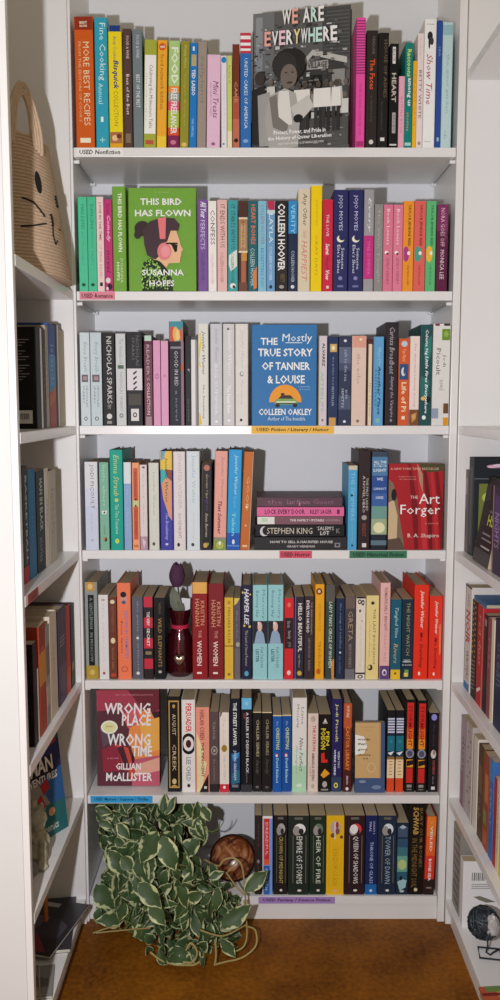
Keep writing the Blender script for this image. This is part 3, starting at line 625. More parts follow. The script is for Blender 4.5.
B(k, 373, 383.4, 336.8, '#5f9fcc', 'sky blue paperback with navy script beside the tall black one', [r(0, 1, '#6a84bf', 0, .12), t('Where’d You', .12, .34, '#8ed0c9', .4, .75), t('Another Place', .32, .88, '#1e3a5c', .45, .75, i=1, b=1), t('summer', .36, .8, '#2f6a7c', .2, .36), r(.92, .97, '#7fb9b4', .3, .7)])
B(k, 385.6, 398, 322.2, '#2a2129', 'tall black hardcover with silver script titles on the third shelf', [t('Carissa Broadbent', .05, .5, '#b5a9ad', .3, .7, i=1), t('Slaying the Vampire', .52, .92, '#b6a3a8', .35, .68, i=1), e(.5, .95, .1, .016, '#8f8488')], 'h', D=.16)
B(k, 398.4, 409.3, 338.7, '#cf5a2b', 'orange paperback with a blue square picture on the third shelf', [e(.5, .06, .28, .035, '#b8c7d6'), t('Yann Martel', .12, .26, '#eec39c', .35, .65), r(.29, .47, '#2b4f80', .1, .9), e(.45, .38, .2, .05, '#dcd9cf'), e(.55, .37, .1, .04, '#2b4f80'), t('Life of Pi', .5, .84, '#f0d8b4', .3, .75, b=1), r(.89, .93, '#e6d7c2', .35, .65)])
B(k, 409.7, 419.3, 336.3, '#e6d6cf', 'cream paperback with a brown photograph at its foot', [t('The Guernsey Literary Society', .08, .8, '#a86868', .42, .62, i=1), r(.82, 1, '#7a4a2a'), p([(.2, .88), (.8, .85), (.7, .93), (.3, .97)], '#c08a4a'), e(.5, .9, .16, .025, '#d0a468')])
B(k, 419.9, 432, 324.7, '#1f4d50', 'dark teal hardcover with white script on the third shelf', [p([(.3, .2), (.9, .1), (1, .3), (.4, .4)], '#2f7a72'), p([(0, .5), (.8, .55), (.7, .75), (0, .7)], '#2c6b68'), e(.3, .73, .18, .02, '#d9b56c'), e(.7, .74, .25, .03, '#131a1e'), t('Celeste Ng', .05, .3, '#dfe7e4', .35, .65, b=1), t('Little Fires Everywhere', .31, .88, '#e6eceb', .38, .68, b=1, i=1), e(.4, .92, .16, .022, '#e8eae6')], 'h')
B(k, 432.4, 449.8, 324, '#dcdad5', 'thick white hardcover with small coloured squares at the shelf end', [r(.05, .16, '#6b8f2c', .5, .96), e(.73, .1, .14, .03, '#8fae4a'), r(0, .02, '#7a2a4a', .1, .35), r(0, .02, '#33292a', .6, .95), t('Jodi', .3, .42, '#55534f', .55, .75), t('Picoult', .24, .5, '#55534f', .2, .45), t('novel', .55, .65, '#8f8c86', .4, .7), r(.83, .93, '#8f9cb4', .0, .38), r(.78, .88, '#6b4a2c', .66, .95), r(.92, 1, '#d9961f', .66, .95)], 'h')
# ---- fourth shelf
k = 3
B(k, 85.2, 98, 462, '#c9d0e2', 'white and pale blue paperback, first book on the fourth shelf', [r(0, .3, '#dcdcdf'), r(.3, .5, '#d2d5e2'), t('JODI PICOULT', .03, .53, '#6f727c', .35, .72), t('leaving time', .58, .8, '#a3aac0', .42, .58), p([(.4, .87), (.5, .89), (.65, .87), (.5, .9)], '#2c3a55')])
B(k, 99.6, 108.8, 462.5, '#7fb39a', 'sage green paperback with a small white square on its spine', [t('little altars', .03, .5, '#b3d3bf', .35, .65), p([(.2, .55), (.8, .55), (.7, .59), (.3, .59)], '#dfe8e0'), e(.5, .57, .1, .012, BK), t('novel', .72, .82, '#4a6f5c', .4, .65), e(.6, .88, .15, .025, '#3a2a20'), e(.45, .87, .12, .018, '#c0883a')])
B(k, 110, 123, 450, '#18a08e', 'tall teal green hardcover with pale yellow lettering', [t('Emma Straub', .05, .46, '#c4cf7c', .3, .7, i=1), e(.5, .5, .14, .018, '#c8d45a'), t('This Time Tomorrow', .54, .84, '#bfe0b0', .38, .66), e(.5, .91, .16, .025, '#c2d85a')], 'h')
B(k, 124, 131.4, 462.5, '#8fa9cf', 'narrow paperback, white above and soft blue below', [r(0, .24, '#dbdfe4'), t('the shore', .3, .8, '#a6bcdc', .4, .6)])
B(k, 132.2, 139.4, 463, '#ef9f72', 'coral orange paperback with a red brown panel on its spine', [r(.06, .88, '#c0583e', .2, .8), r(.43, .5, '#c4c78f', .05, .95), e(.5, .42, .12, .012, BK), e(.5, .49, .12, .012, BK), t('the husbands', .1, .38, '#8d3322', .35, .65), t('HOLLY GRAMAZIO', .54, .84, '#8d3322', .35, .65), r(.94, .97, '#c9723c', .2, .8)])
B(k, 139.9, 147.2, 465, '#dcd0cf', 'pale pinkish paperback with a mauve photograph at its foot', [e(.55, .03, .2, .012, '#5c4a4c'), t('the book', .1, .4, '#a3b39a', .4, .6), t('of lost', .45, .7, '#a5b58f', .4, .6), r(.84, 1, '#b295a5'), p([(.2, .86), (.8, .9), (.5, .98)], '#d9c3cc')])
B(k, 148.9, 158.9, 463, '#d3d3c9', 'pale grey green paperback beside the multicoloured one', [t('Jennifer Weiner', .1, .6, '#b5b0a2', .35, .65), e(.45, .93, .14, .02, '#4a4a42')])
B(k, 160.2, 172.8, 451.3, '#413f9d', 'multicoloured hardcover, yellow and orange above, indigo below', [r(0, .19, '#e2c04a'), p([(0, 0), (.45, 0), (.3, .08), (0, .1)], '#6f9fc4'), p([(0, .17), (.45, .2), (.6, .27), (.4, .31), (0, .33)], '#3fb0a6'), p([(.4, .18), (1, .19), (1, .32), (.7, .27)], '#8d4a32'), p([(.1, .33), (.55, .26), (1, .3), (1, .7), (.7, .66), (.25, .48)], '#d99a6f'), t('Jennifer Weiner', .06, .52, '#2b2438', .35, .62, i=1), t('The Breakaway', .62, .9, '#9f9ce2', .35, .65, b=1, i=1), e(.5, .94, .12, .012, '#c9c6ee')], 'h')
B(k, 173.5, 185.4, 451.7, '#ded6d6', 'pinkish white hardcover with pale capitals down its spine', [t('JENNIFER WEINER', .02, .58, '#c3b7b9', .3, .7), t('GOODNIGHT', .62, .88, '#7d7278', .4, .65), e(.4, .945, .12, .02, '#2a2628')], 'h')
B(k, 186.6, 199.8, 451.4, '#d3dce0', 'icy white hardcover with light blue capitals', [t('Jennifer Weiner', .04, .53, '#9fb9c9', .35, .68), t('the next best thing', .62, .88, '#b9bfc4', .42, .6), e(.45, .945, .12, .018, '#3b3f44')], 'h')
B(k, 201.6, 211.6, 463.6, '#1e1a20', 'black paperback with small colourful ornaments, fourth shelf', [r(0, 1, '#8d8364', 0, .05), e(.5, .05, .3, .035, '#b5705c'), t('Grown Ups', .12, .4, '#bba981', .35, .65, i=1), t('night circus', .4, .55, '#5a4a86', .35, .7), t('Annie Barrows', .57, .85, '#c7bfb0', .38, .65, i=1), e(.4, .945, .22, .03, '#c8a24a'), e(.65, .93, .1, .02, '#7f9a5c')], lean=.6)
B(k, 214.2, 226.9, 451.3, '#e2a294', 'salmon pink hardcover with a meadow picture at its foot', [r(.87, 1, '#7d9a4a'), r(.87, .9, '#8f8a7a'), e(.5, .95, .3, .04, '#b0b653'), t('Jennifer Weiner', .05, .48, '#9f7f9c', .45, .75, i=1), t('That Summer', .5, .84, '#7a2438', .3, .6, b=1, i=1), e(.5, .93, .1, .02, '#e8e6d8')], 'h', 1.3)
B(k, 227.7, 241, 450, '#2a9bd6', 'bright blue hardcover with white script and a royal blue foot', [r(.83, 1, '#1b55b0'), t('Jennifer Weiner', .05, .45, '#bfe2f4', .4, .72, i=1), t('The Guy Not', .46, .58, '#79c2ec', .4, .65), t('Taken', .62, .86, '#7fd2da', .35, .6, b=1), e(.5, .92, .1, .025, '#dbe6f4'), r(.955, .965, '#6f9ad6')], 'h', 1.5)
B(k, 241.9, 251.6, 452, '#c06a2c', 'brown orange hardcover leaning towards the flat stack', [t('GOOD', .25, .6, '#e0b48a', .4, .7), e(.5, .56, .12, .014, '#ead2b4'), e(.5, .75, .1, .012, '#e0b48a'), r(.95, .97, '#e3c3a2', .25, .75), r(0, 1, '#d9cdbf', .93, 1)], 'h', 2.6)

# the flat stack of five, spines outward
GAIN = ROWGAIN[3]
def flat(z, x0, x1, T, D, col, label, decor, kind, yoff=0, turn=0):
    M = Matrix.Translation((x1, DF + .006 + yoff, z + T / 2)) @ Matrix.Rotation(radians(turn), 4, 'Z') @ Matrix.Rotation(-pi / 2, 4, 'Y')
    return book(M, T, x1 - x0, D, col, decor, label, 'books lying in the flat stack', kind)
zc4 = DF * cos(PITCH) + .3 * sin(PITCH)
fx = lambda q: (q - 250) / FOC * zc4
z = SHZ[3] + .0003
st = [(254.5, 347, .0305, .145, '#2c2a2d', 'black hardcover at the bottom of the flat stack on the fourth shelf', [h('', 0, 0, BK)] , 'h'),
      (255.5, 344.6, .029, .15, '#161418', 'black hardcover with white capitals, second from bottom of the flat stack', [], 'h'),
      (257.4, 343, .0195, .14, '#7a5560', 'mauve book with white tag end, middle of the flat stack', [], 'p'),
      (257, 344, .0215, .135, '#de6a9c', 'hot pink book with dark capitals, second from top of the flat stack', [], 'p'),
      (257, 342, .0235, .135, '#5b404c', 'dusky purple book on top of the flat stack', [], 'h')]
prints = [[t('HOW TO SELL A HAUNTED HOUSE', .17, .85, '#cfcccb', .52, .72, b=1), t('GRADY HENDRIX', .35, .66, '#b9b6b5', .18, .36, b=1), r(.87, .93, '#8a8688', .2, .55), r(.885, .915, '#2c2a2d', .28, .47)],
          [e(.09, .5, .0, .0, BK), ('e', 'S', .45, .1, .42, .05, '#cfccd0'), ('e', 'S', .5, .12, .36, .042, '#161418'), t('STEPHEN KING', .13, .64, '#cfc6b4', .25, .75), t('’SALEM’S', .69, .88, '#d8d4d0', .55, .85), t('LOT', .73, .83, '#d8d4d0', .15, .48, b=1), t('«', .91, .95, '#8f8b8a', .3, .7)],
          [r(0, .2, '#dfe0da', .06, .94), r(.05, .12, '#bcd6b8', .3, .8), t('THE FAMILY UPSTAIRS', .38, .78, '#e0cfd2', .38, .68, b=1), t('LISA JEWELL', .8, .97, '#c2a3ab', .4, .65)],
          [t('LOCK EVERY DOOR', .09, .55, '#4a1530', .22, .78, b=1), t('RILEY SAGER', .61, .86, '#6a1f45', .25, .75, b=1), t('1', .92, .95, '#6a1f45', .25, .75)],
          [t('the', .12, .3, '#8f5f77', .3, .75), t('Last House', .35, .62, '#a07089', .3, .75, i=1), t('Guest', .66, .9, '#8c6077', .3, .75), r(.1, .3, '#77495f', .15, .25), e(.3, .5, .2, .01, '#c96f9a')]]
for (a, b, T, D, c, lb, _, kd), pr in zip(st, prints):
    pr = [d for d in pr if not (d[0] == 'e' and d[4] == 0)]
    pr = [d if d[2] != '«' else t('K', .91, .95, '#8f8b8a', .3, .7) for d in pr]
    flat(z, fx(a), fx(b), T, D, c, lb, pr, kd); z += T + .0003
LAST[3] = (fx(347.2), 0, .3)
B(k, 348, 357, 465.7, '#4fa3cf', 'sky blue paperback beside the flat stack', [r(0, .05, '#c9c3a8'), t('THE SWIMMERS', .08, .65, '#86c6e4', .3, .7), e(.4, .35, .14, .012, BK), t('JULIE OTSUKA', .67, .9, '#77badd', .35, .6), e(.5, .945, .12, .016, '#27506a')], D=.14)
B(k, 358.3, 370.4, 451, '#2e1f1f', 'dark brown hardcover with small white capitals beside the sky blue one', [t('THE FIRST LADIES', .27, .6, '#c9c0b8', .62, .8), t('A NOVEL HERO', .25, .62, '#d3cbc3', .35, .55), e(.5, .67, .22, .025, '#a59d98'), t('BENEDICT', .73, .86, '#9c4a40', .35, .65), r(.93, .97, '#d8d3ce', .35, .7)], 'h', D=.16)
B(k, 371.4, 387.4, 452, '#27406a', 'thick blue hardcover showing a moonlit landscape, beside the red face-out cover', [r(0, .05, '#3a4658'), r(.05, .24, '#4f7ea6'), r(.24, .42, '#2f4f94'), r(.42, .55, '#3e62a2'), r(.55, .7, '#6f9a92'), r(.68, .84, '#9fae8c'), e(.5, .77, .36, .055, '#e2dfb4'), r(.84, .9, '#1c2433'), r(.9, .95, '#5d7684'), r(.95, 1, '#20242c'), t('ALL THE', .12, .15, '#d7e4ee', .1, .9), h('ALL THE', .09, .115, '#d7e4ee'), h('LIGHT', .17, .2, '#d7e4ee'), h('WE', .26, .29, '#cfdcea', .3, .7), h('CANNOT', .36, .385, '#c4d2e6'), h('SEE', .45, .475, '#c4d2e6', .25, .75)], 'h')
def forger():
    d = [r(0, 1, '#a81f27', 0, 1)]
    d += [p([(0, .18), (.08, .22), (.16, .4), (.2, .6), (.3, .95), (.1, 1), (0, 1)], '#7b6a55'), p([(0, .45), (.1, .42), (.17, .6), (.16, .9), (0, .92)], '#cbb08c'), e(.1, .36, .05, .07, '#221a1a'), p([(0, .88), (.22, .86), (.32, 1), (0, 1)], '#5c4a40')]
    for a, b, c in ((.35, .44, '#7a1219'), (.5, .6, '#c23038'), (.62, .7, '#6f1016'), (.74, .8, '#bd2c33'), (.83, .92, '#7d131a')):
        d.append(p([(a, 0), (a + .05, 0), (b + .1, .5), (b + .12, 1), (a + .14, 1), (a + .08, .5)], c))
    d += [p([(.54, 0), (1, 0), (1, .08), (.74, .1), (.6, .06)], '#4f4a2c'), p([(.52, 0), (.62, .12), (.63, .34), (.56, .2)], '#b08a6f')]
    d += [h('A NEW YORK TIMES BESTSELLER', .045, .07, '#e0b9a6', .03, .92, 0), h('THE', .37, .405, '#ead9cd', .4, .54, 0), h('Art', .345, .465, WH, .56, .94, 0), h('Forger', .475, .62, WH, .22, .95, 0), h('a novel', .68, .7, '#d99a8a', .68, .92, 0, .3), h('B. A. Shapiro', .81, .87, '#eadfd2', .36, .94, 0)]
    d += [h('ingenious', .14, .158, '#d49a8c', .18, .5, 0), h('beguiling', .17, .188, '#d49a8c', .2, .5, 0)]
    return d
faceout(k, 388.6, 443, 464.4, '#a81f27', 'red draped hardcover facing out at the end of the fourth shelf', forger(), .026, .004, 1.5, 0, 'p')

# ---- fifth shelf
k = 4
B(k, 85.2, 97.9, 582.3, '#8c938f', 'grey hardcover with black title panel and gold head and foot', [r(0, .09, '#b98f4c', .1, .8), e(.45, .045, .2, .03, '#d9b878'), r(.13, .87, '#17171a', .25, .72), t('A GENTLEMAN', .16, .48, '#8f9a96', .38, .6), t('IN MOSCOW', .52, .82, '#8f9a96', .38, .6), r(.86, 1, '#a98d3a'), e(.5, .93, .2, .03, '#cbb15c')], 'h')
B(k, 98.9, 108.6, 595, '#dcdad7', 'cream white paperback beside the grey and gold hardcover', [t('the tattooist', .1, .8, '#c6c4c2', .4, .6), e(.5, .06, .2, .014, '#b9a5a5'), r(.915, .945, '#a83a5a', .35, .6)])
B(k, 109.2, 116.8, 597, '#6d3a2a', 'chestnut brown paperback with small cream ovals', [e(.5, .06, .3, .025, '#e0cfa8'), e(.5, .53, .3, .035, '#e0cfa8'), t('BETWEEN US', .12, .42, '#98604f', .35, .65), t('novel tale', .62, .88, '#a67a5f', .35, .65), r(.93, .97, '#b5452c', .2, .8)])
B(k, 117.4, 131, 583, '#ea7a55', 'orange coral hardcover with blue title and red script', [e(.5, .17, .26, .05, '#cf8f84'), e(.48, .12, .22, .03, '#1d1d2a'), e(.5, .2, .16, .02, '#54606f'), t('LESSONS IN CHEMISTRY', .29, .79, '#7a79b3', .55, .8, b=1), t('Bonnie Garmus', .39, .73, '#7d1f28', .25, .42, i=1), e(.5, .895, .25, .03, '#b5543a'), e(.5, .895, .19, .022, '#ea7a55')], 'h')
B(k, 132.2, 143, 597, '#5c5a66', 'slate purple paperback with white dots beside the coral hardcover', [t('the paris apartment', .05, .9, '#a3a0aa', .42, .62), e(.5, .5, .14, .012, '#d8d5d8'), e(.5, .93, .16, .02, '#dcd9da')])
plaid = []
for j in range(8): plaid.append(r(j / 8, (j + 1) / 8, '#c22f45' if j % 2 == 0 else '#2a2228', .06, .94))
B(k, 143.5, 153.3, 597, '#191619', 'paperback with red and black checked bands beside the slate purple one', plaid + [t('THE VERY', .18, .35, '#e6d9d6', .35, .65, b=1), t('SECRET', .38, .6, '#e6d9d6', .35, .65, b=1), r(.66, .7, '#8a7a5a', .2, .8)])
B(k, 154.4, 165.2, 597.7, '#17151a', 'black paperback with gold capitals beside the red bottle vase', [t('WILD ELEPHANTS', .25, .85, '#ad8a4c', .35, .68), t('WATER FOR', .06, .2, '#7c6236', .4, .62), r(0, 1, '#4a3c2c', .0, .05), e(.5, .91, .16, .018, '#b5b0a8')])
women = lambda: [t('KRISTIN', .19, .44, '#cf9a72', .55, .8), t('HANNAH', .17, .45, '#cf9a72', .2, .47), t('THE', .49, .57, '#cf9a92', .4, .6), t('WOMEN', .6, .86, '#e0cdc6', .3, .62, b=1), r(.925, .945, '#e8dcd6', .3, .6)]
LAST[4] = ((192.2 - 250) / FOC * 2.06, 0, .3)
B(k, 192.2, 207.6, 582.3, '#8c1c22', 'dark red hardcover with a gold band on top, beside the vase', [r(0, .115, '#e0aa58')] + women(), 'h')
B(k, 208.4, 223.8, 583.7, '#7d2026', 'dark red hardcover without gold band, beside the yellow paperback', women(), 'h')
B(k, 224.6, 233.4, 597.7, '#dab13c', 'yellow paperback crossed by a thin dark line', [r(.585, .598, '#7d5f22'), t('PANGAEA KILLER', .12, .56, '#6b5420', .35, .68), e(.5, .06, .22, .025, '#b58f2c'), t('a novel', .64, .86, '#c09a34', .4, .6), e(.5, .94, .2, .02, '#a07c24')])
B(k, 233.9, 240.4, 598.4, '#5e5460', 'greyish mauve paperback with a yellow corner on its top', [p([(0, 0), (.9, 0), (.5, .06), (0, .09)], '#d8c45c'), t('the echo', .15, .5, '#8f8494', .35, .65), e(.6, .57, .3, .03, '#a8a48c'), r(.62, 1, '#6f6668', .1, .9)])
B(k, 241.2, 251.8, 585, '#23223f', 'navy hardcover with white handwritten capitals and yellow specks', [t('HARPER LEE', .04, .42, '#dedde6', .3, .72, b=1, i=1), t('The Land of Sweet Forever', .48, .86, '#b8b4a0', .38, .62), e(.15, .08, .1, .012, '#d8c45c'), e(.85, .1, .08, .01, '#d8c45c'), e(.3, .43, .1, .012, '#d8c45c'), e(.8, .44, .12, .014, '#d8b86c'), e(.5, .94, .2, .028, '#5aa3b8')], 'h')
def merc(): return [t('Mercury', .05, .36, '#4f8094', .6, .82), t('Burning Sky', .06, .34, '#3f6a80', .18, .4), r(.38, .62, '#2b2630'), p([(.1, .62), (.25, .5), (.4, .47), (.55, .47), (.75, .52), (.85, .62)], '#8fa6bf'), e(.48, .44, .16, .05, '#d9b5a8'), e(.4, .405, .07, .02, '#e3d3c9'), t('LESTER', .68, .82, '#3d6273', .2, .42, b=1), t('NATASHA', .66, .88, '#56808f', .52, .72)]
B(k, 252.8, 267.4, 585, '#94c7cc', 'pale aqua hardcover with portrait band, beside the navy handwritten one', merc(), 'h')
B(k, 268, 283.4, 585, '#94c7cc', 'pale aqua hardcover with portrait band, beside the plain red paperback', merc(), 'h')
B(k, 284.3, 293.7, 598.4, '#cf2830', 'red paperback with a black middle block, fifth shelf', [r(.24, .62, '#2a2226', .05, .95), t('the one', .28, .36, '#b3abaa', .3, .7), t('family', .4, .5, '#b3abaa', .3, .7), t('gone', .54, .6, '#8f8685', .3, .7), e(.5, .08, .18, .03, '#e0705a'), e(.5, .92, .2, .03, '#e8c6c0')])
B(k, 294.5, 303.8, 597, '#2e2a34', 'dark paperback with a violet edge and chunky white capitals', [r(0, 1, '#6457a0', 0, .14), t('HELLO BEAUTIFUL', .08, .67, '#e6ded8', .38, .8, b=1), t('napolitano', .7, .86, '#b3a9b0', .38, .65), e(.55, .93, .24, .03, '#c9a94a')])
B(k, 304.4, 313.8, 596.3, '#3a2c31', 'dark plum paperback with white capitals, before the amber hardcover', [t('EVELYN HUGO', .05, .44, '#e6dedb', .2, .5, b=1), t('THE SEVEN HUSBANDS', .07, .46, '#a89a98', .66, .82), t('JENKINS REID', .5, .9, '#8f8184', .35, .62)])
B(k, 315, 324.2, 584.4, '#e6a31e', 'amber yellow hardcover with a dark red seal', [e(.42, .075, .34, .035, '#7a2a1c'), e(.42, .075, .16, .018, '#d9c3a0'), t('SISTERHOOD', .2, .5, '#b87a12', .35, .65), t('TRAVELING', .6, .9, '#a3660f', .35, .65), e(.4, .92, .24, .03, '#c2561e')], 'h')
B(k, 325.4, 335, 585, '#3a4640', 'dark green grey hardcover with pale capitals and an orange foot corner', [r(0, .18, '#57564f'), p([(.6, .82), (1, .78), (1, 1), (.7, 1)], '#d08a4a'), t('LADY TAN’S CIRCLE OF WOMEN', .18, .88, '#bcd0c0', .35, .7, b=1)], 'h')
B(k, 336, 344.4, 598.4, '#1f2c46', 'navy paperback with faint stitched lettering, fifth shelf', [t('the song of achilles', .06, .62, '#7d8aa8', .35, .65), e(.5, .67, .12, .012, '#cfd5e0'), t('m miller', .72, .94, '#5f6c8a', .35, .65)])
B(k, 345, 355.3, 596.3, '#4a4145', 'grey brown paperback with outlined letters beside the navy one', [t('GRETA', .18, .54, '#a38f78', .3, .75), t('BEACH READS', .58, .86, '#9a8d84', .4, .65), r(0, .15, '#6a5a55', .05, .95), r(.88, 1, '#6f6c74', .05, .95)])
B(k, 355.9, 365.3, 597, '#e0d5c6', 'cream paperback with black scrollwork at head and foot', [r(0, .02, '#2a2526'), e(.35, .06, .2, .03, '#2a2526'), e(.7, .07, .16, .035, '#2a2526'), e(.35, .06, .1, .014, '#e0d5c6'), e(.7, .07, .08, .014, '#e0d5c6'), e(.4, .17, .1, .018, '#3a3534'), e(.6, .29, .1, .012, '#b3a79a'), t('the vanishing', .34, .85, '#bcb0a3', .42, .56), r(.92, .94, '#2a2526'), e(.5, .97, .3, .022, '#2a2526'), e(.5, .97, .16, .012, '#e0d5c6')])
B(k, 366, 378.6, 595.6, '#e2cf8c', 'pale yellow paperback with black ink spots and fine capitals', [e(.5, .09, .14, .02, '#3a352a'), t('THE LAST BOOKSHOP', .16, .83, '#5f5638', .55, .74), t('a hidden library', .3, .74, '#a09262', .22, .34), e(.35, .86, .2, .035, '#2a261e'), e(.28, .855, .1, .02, '#e2cf8c')])
B(k, 380, 390, 583, '#e0b3ae', 'dusty pink hardcover with a purple foot', [r(.86, 1, '#5b3f78'), e(.5, .93, .24, .035, '#d6cfdc'), e(.52, .935, .14, .02, '#5b3f78'), t('REMARKABLY BRIGHT', .05, .5, '#a3716c', .4, .72, b=1), t('CREATURES', .5, .82, '#c2938d', .4, .65)], 'h')
B(k, 390.6, 401, 599.5, '#1d5a70', 'deep teal paperback with a yellow square foot', [r(.88, 1, '#e3b92e', .05, .95), r(.915, .94, '#5d4a1c', .4, .6), t('Tangled Vine', .1, .48, '#bcd5dc', .3, .7, i=1), t('Rivers', .55, .8, '#c2a86a', .3, .7, i=1)])
B(k, 401.7, 413, 599.5, '#1c3040', 'black teal paperback with tan capitals before the red orange pair', [t('THE NIGHT WATCH', .04, .7, '#a39a76', .4, .7), t('SARAH', .75, .79, '#c9ced2', .2, .8), h('waters', .77, .79, '#c9ced2'), h('novel', .81, .83, '#c9ced2'), r(.88, .96, '#6f9a5c', .3, .65), r(.92, .97, '#d8c45c', .25, .6)])
everyd = lambda: [t('Jennifer Weiner', .06, .46, '#f0d2c6', .38, .68, b=1, i=1), t('Mrs. Everything', .5, .88, '#8a1712', .35, .65, b=1, i=1), e(.42, .94, .08, .02, '#f0d8cc')]
B(k, 413.8, 428.3, 585, '#e2331f', 'taller scarlet hardcover near the end of the fifth shelf', everyd(), 'h', D=.165)
B(k, 429.2, 442, 596.3, '#e03524', 'shorter scarlet paperback at the end of the fifth shelf', everyd() + [p([(.75, .35), (.9, .33), (.95, .68), (.8, .72)], '#ea7a4a')])

# ---- sixth shelf
k = 5
def wrong():
    d = [p([(.0, 0), (1, 0), (1, .22), (0, .24)], '#a03c4e'), p([(0, .22), (.35, .2), (.6, .55), (.45, 1), (0, 1)], '#573038'), p([(.5, 0), (1, 0), (1, .2), (.8, .26)], '#6a2632'),
         p([(.55, .24), (.85, .2), (1, .4), (1, .7), (.62, .75), (.5, .5)], '#e08a4a'), p([(.68, .34), (1, .28), (1, .62), (.78, .66)], '#eda650'), p([(.6, .72), (1, .68), (1, 1), (.55, 1)], '#b8566a'), p([(.62, .78), (1, .7), (1, .84), (.6, .9)], '#d9a08c'),
         p([(.08, .62), (.3, .55), (.42, .66), (.4, .85), (.1, .9)], '#8a2a3e'), p([(.3, .56), (.5, .6), (.62, .9), (.5, .95)], '#c24a3a'), p([(.32, .6), (.42, .58), (.52, .8), (.46, .84)], '#4a2330'), p([(.4, .25), (.65, .18), (.72, .33), (.5, .4)], '#c95a62'), p([(.05, .4), (.2, .3), (.3, .5), (.1, .6)], '#5c4a55'), p([(0, .86), (.5, .84), (.55, 1), (0, 1)], '#5b2a38')]
    d += [e(.2, .385, .135, .07, '#e8e6d2'), e(.2, .385, .1, .052, '#d8d69c'), h('READ', .37, .385, '#8f8d5a', .15, .26)]
    d += [h('WRONG', .13, .25, WH, .13, .86, 1, .25), h('PLACE', .25, .37, WH, .4, .87, 1, .25), h('WRONG', .45, .58, WH, .17, .86, 1, .25), h('TIME', .58, .69, WH, .56, .88, 1, .25), h('GILLIAN', .76, .83, WH, .3, .7, 1, .25), h('McALLISTER', .86, .95, WH, .14, .88, 1, .25), h('a novel', .7, .715, '#e0b0b0', .16, .34, 0), h('NEW YORK TIMES BESTSELLING AUTHOR', .04, .055, '#cf8a92', .3, .9, 0)]
    return d
faceout(k, 96.5, 159.2, 692.6, '#3a2026', 'hardcover facing out with rough white capitals over red and orange shards', wrong(), .027, .05, 3.0, 0, 'h')
LAST[5] = ((166.4 - 250) / FOC * 2.08, 0, .3)
gold = '#b89452'
B(k, 166.9, 180.8, 697, '#1c1818', 'black hardcover with a gold frame round its title', [r(.04, .96, gold, .12, .88), r(.055, .945, '#1c1818', .2, .8), t('AUGUST', .18, .4, '#d3c2a0', .38, .64), t('CREEK', .5, .78, '#cdbb98', .38, .64), e(.5, .1, .1, .02, gold), e(.5, .89, .16, .03, '#cbb485'), e(.5, .94, .2, .012, gold)], 'h')
B(k, 181.7, 195.4, 700, '#dfdad7', 'white hardcover with red capitals and a black target ring', [t('PERSUADER', .04, .35, '#cf2a38', .3, .72, b=1), e(.5, .475, .56, .115, BK), e(.5, .475, .38, .08, '#e3dedb'), e(.5, .475, .2, .044, '#4a1c22'), t('LEE CHILD', .62, .88, '#8a8890', .32, .66, b=1), e(.5, .93, .12, .02, '#3b3538')], 'h')
B(k, 195.9, 209.4, 707.3, '#e2937c', 'coral paperback fading to yellow with a black foot corner', [p([(0, .3), (.55, .5), (.3, 1), (0, 1)], '#e3d6a0'), p([(0, .55), (.8, .65), (.4, 1), (0, 1)], '#e0cf9f'), p([(1, .78), (1, 1), (.25, 1)], '#1d191a'), t('HARLAN COBEN', .03, .38, '#8f4a4a', .3, .65, b=1), t('THE INNOCENT', .41, .82, '#6f3a42', .4, .62, b=1), r(.93, .96, '#cfc7c0', .6, .8)])
B(k, 209.9, 218.8, 712, '#57494a', 'grey brown paperback with a pale spiral on the sixth shelf', [t('tana', .12, .34, '#8f807c', .35, .65), e(.5, .48, .36, .055, '#a39a96'), e(.5, .48, .26, .04, '#57494a'), e(.5, .48, .14, .02, '#a39a96'), t('the searcher', .58, .86, '#94837f', .4, .6), r(.9, 1, '#2a2529')])
B(k, 219.6, 229, 712.5, '#e0d6cd', 'cream paperback with a bronze dot and red foot', [p([(0, 0), (.3, 0), (.2, .04), (0, .07)], '#5f5844'), t('the maid', .06, .4, '#c9bdb2', .35, .6), e(.5, .45, .3, .045, '#9a7a2c'), t('THE MYSTERY', .53, .85, '#b3a79d', .4, .62), r(.9, 1, '#c22c3a'), e(.5, .94, .14, .02, '#ecdcd8')])
B(k, 229.7, 240.4, 698.9, '#181b2a', 'midnight navy hardcover with white capitals and blue glints', [r(.58, .9, '#234a78', .1, .95), p([(.2, .6), (.9, .57), (.8, .63), (.3, .66)], '#3f8fc9'), p([(.2, .8), (.9, .76), (.9, .9), (.15, .92)], '#2f6a86'), t('THE STREET LAWYER', .04, .5, '#dfe2e8', .32, .66, b=1), t('JOHN GRISHAM', .55, .87, '#bcd0e6', .32, .62, b=1), r(.92, .95, '#6f7686', .2, .8)], 'h')
B(k, 240.8, 252.4, 698, '#17151a', 'black hardcover with a light blue square at its top', [r(0, .12, '#69b3dc', .08, .92), e(.5, .06, .14, .02, '#8fc6e6'), r(.16, .22, '#6a2a3a', .2, .45), t('A KILLER BY DESIGN BLACK', .15, .8, '#cfccd0', .45, .68, b=1), t('sharman', .78, .9, '#7d7a80', .45, .62), r(.92, 1, '#35353a')], 'h')
B(k, 253, 261.5, 712, '#1f1b1c', 'black paperback with cream top edge, beside the blue topped black hardcover', [r(0, .012, '#d6c79a'), t('CHILLER SERIES', .1, .56, '#c0b88e', .4, .72), t('Sandy', .6, .78, '#6a6462', .3, .7, i=1), e(.5, .94, .2, .016, '#6a6462')])
B(k, 262, 271.8, 712, '#1f1b1c', 'black paperback with cream top edge, beside a royal blue one', [r(0, .012, '#d6c79a'), t('CHILLER SERIES', .09, .54, '#a8a180', .4, .68), t('Sandy', .58, .78, '#5a5452', .3, .7, i=1), e(.5, .94, .2, .016, '#5a5452')])
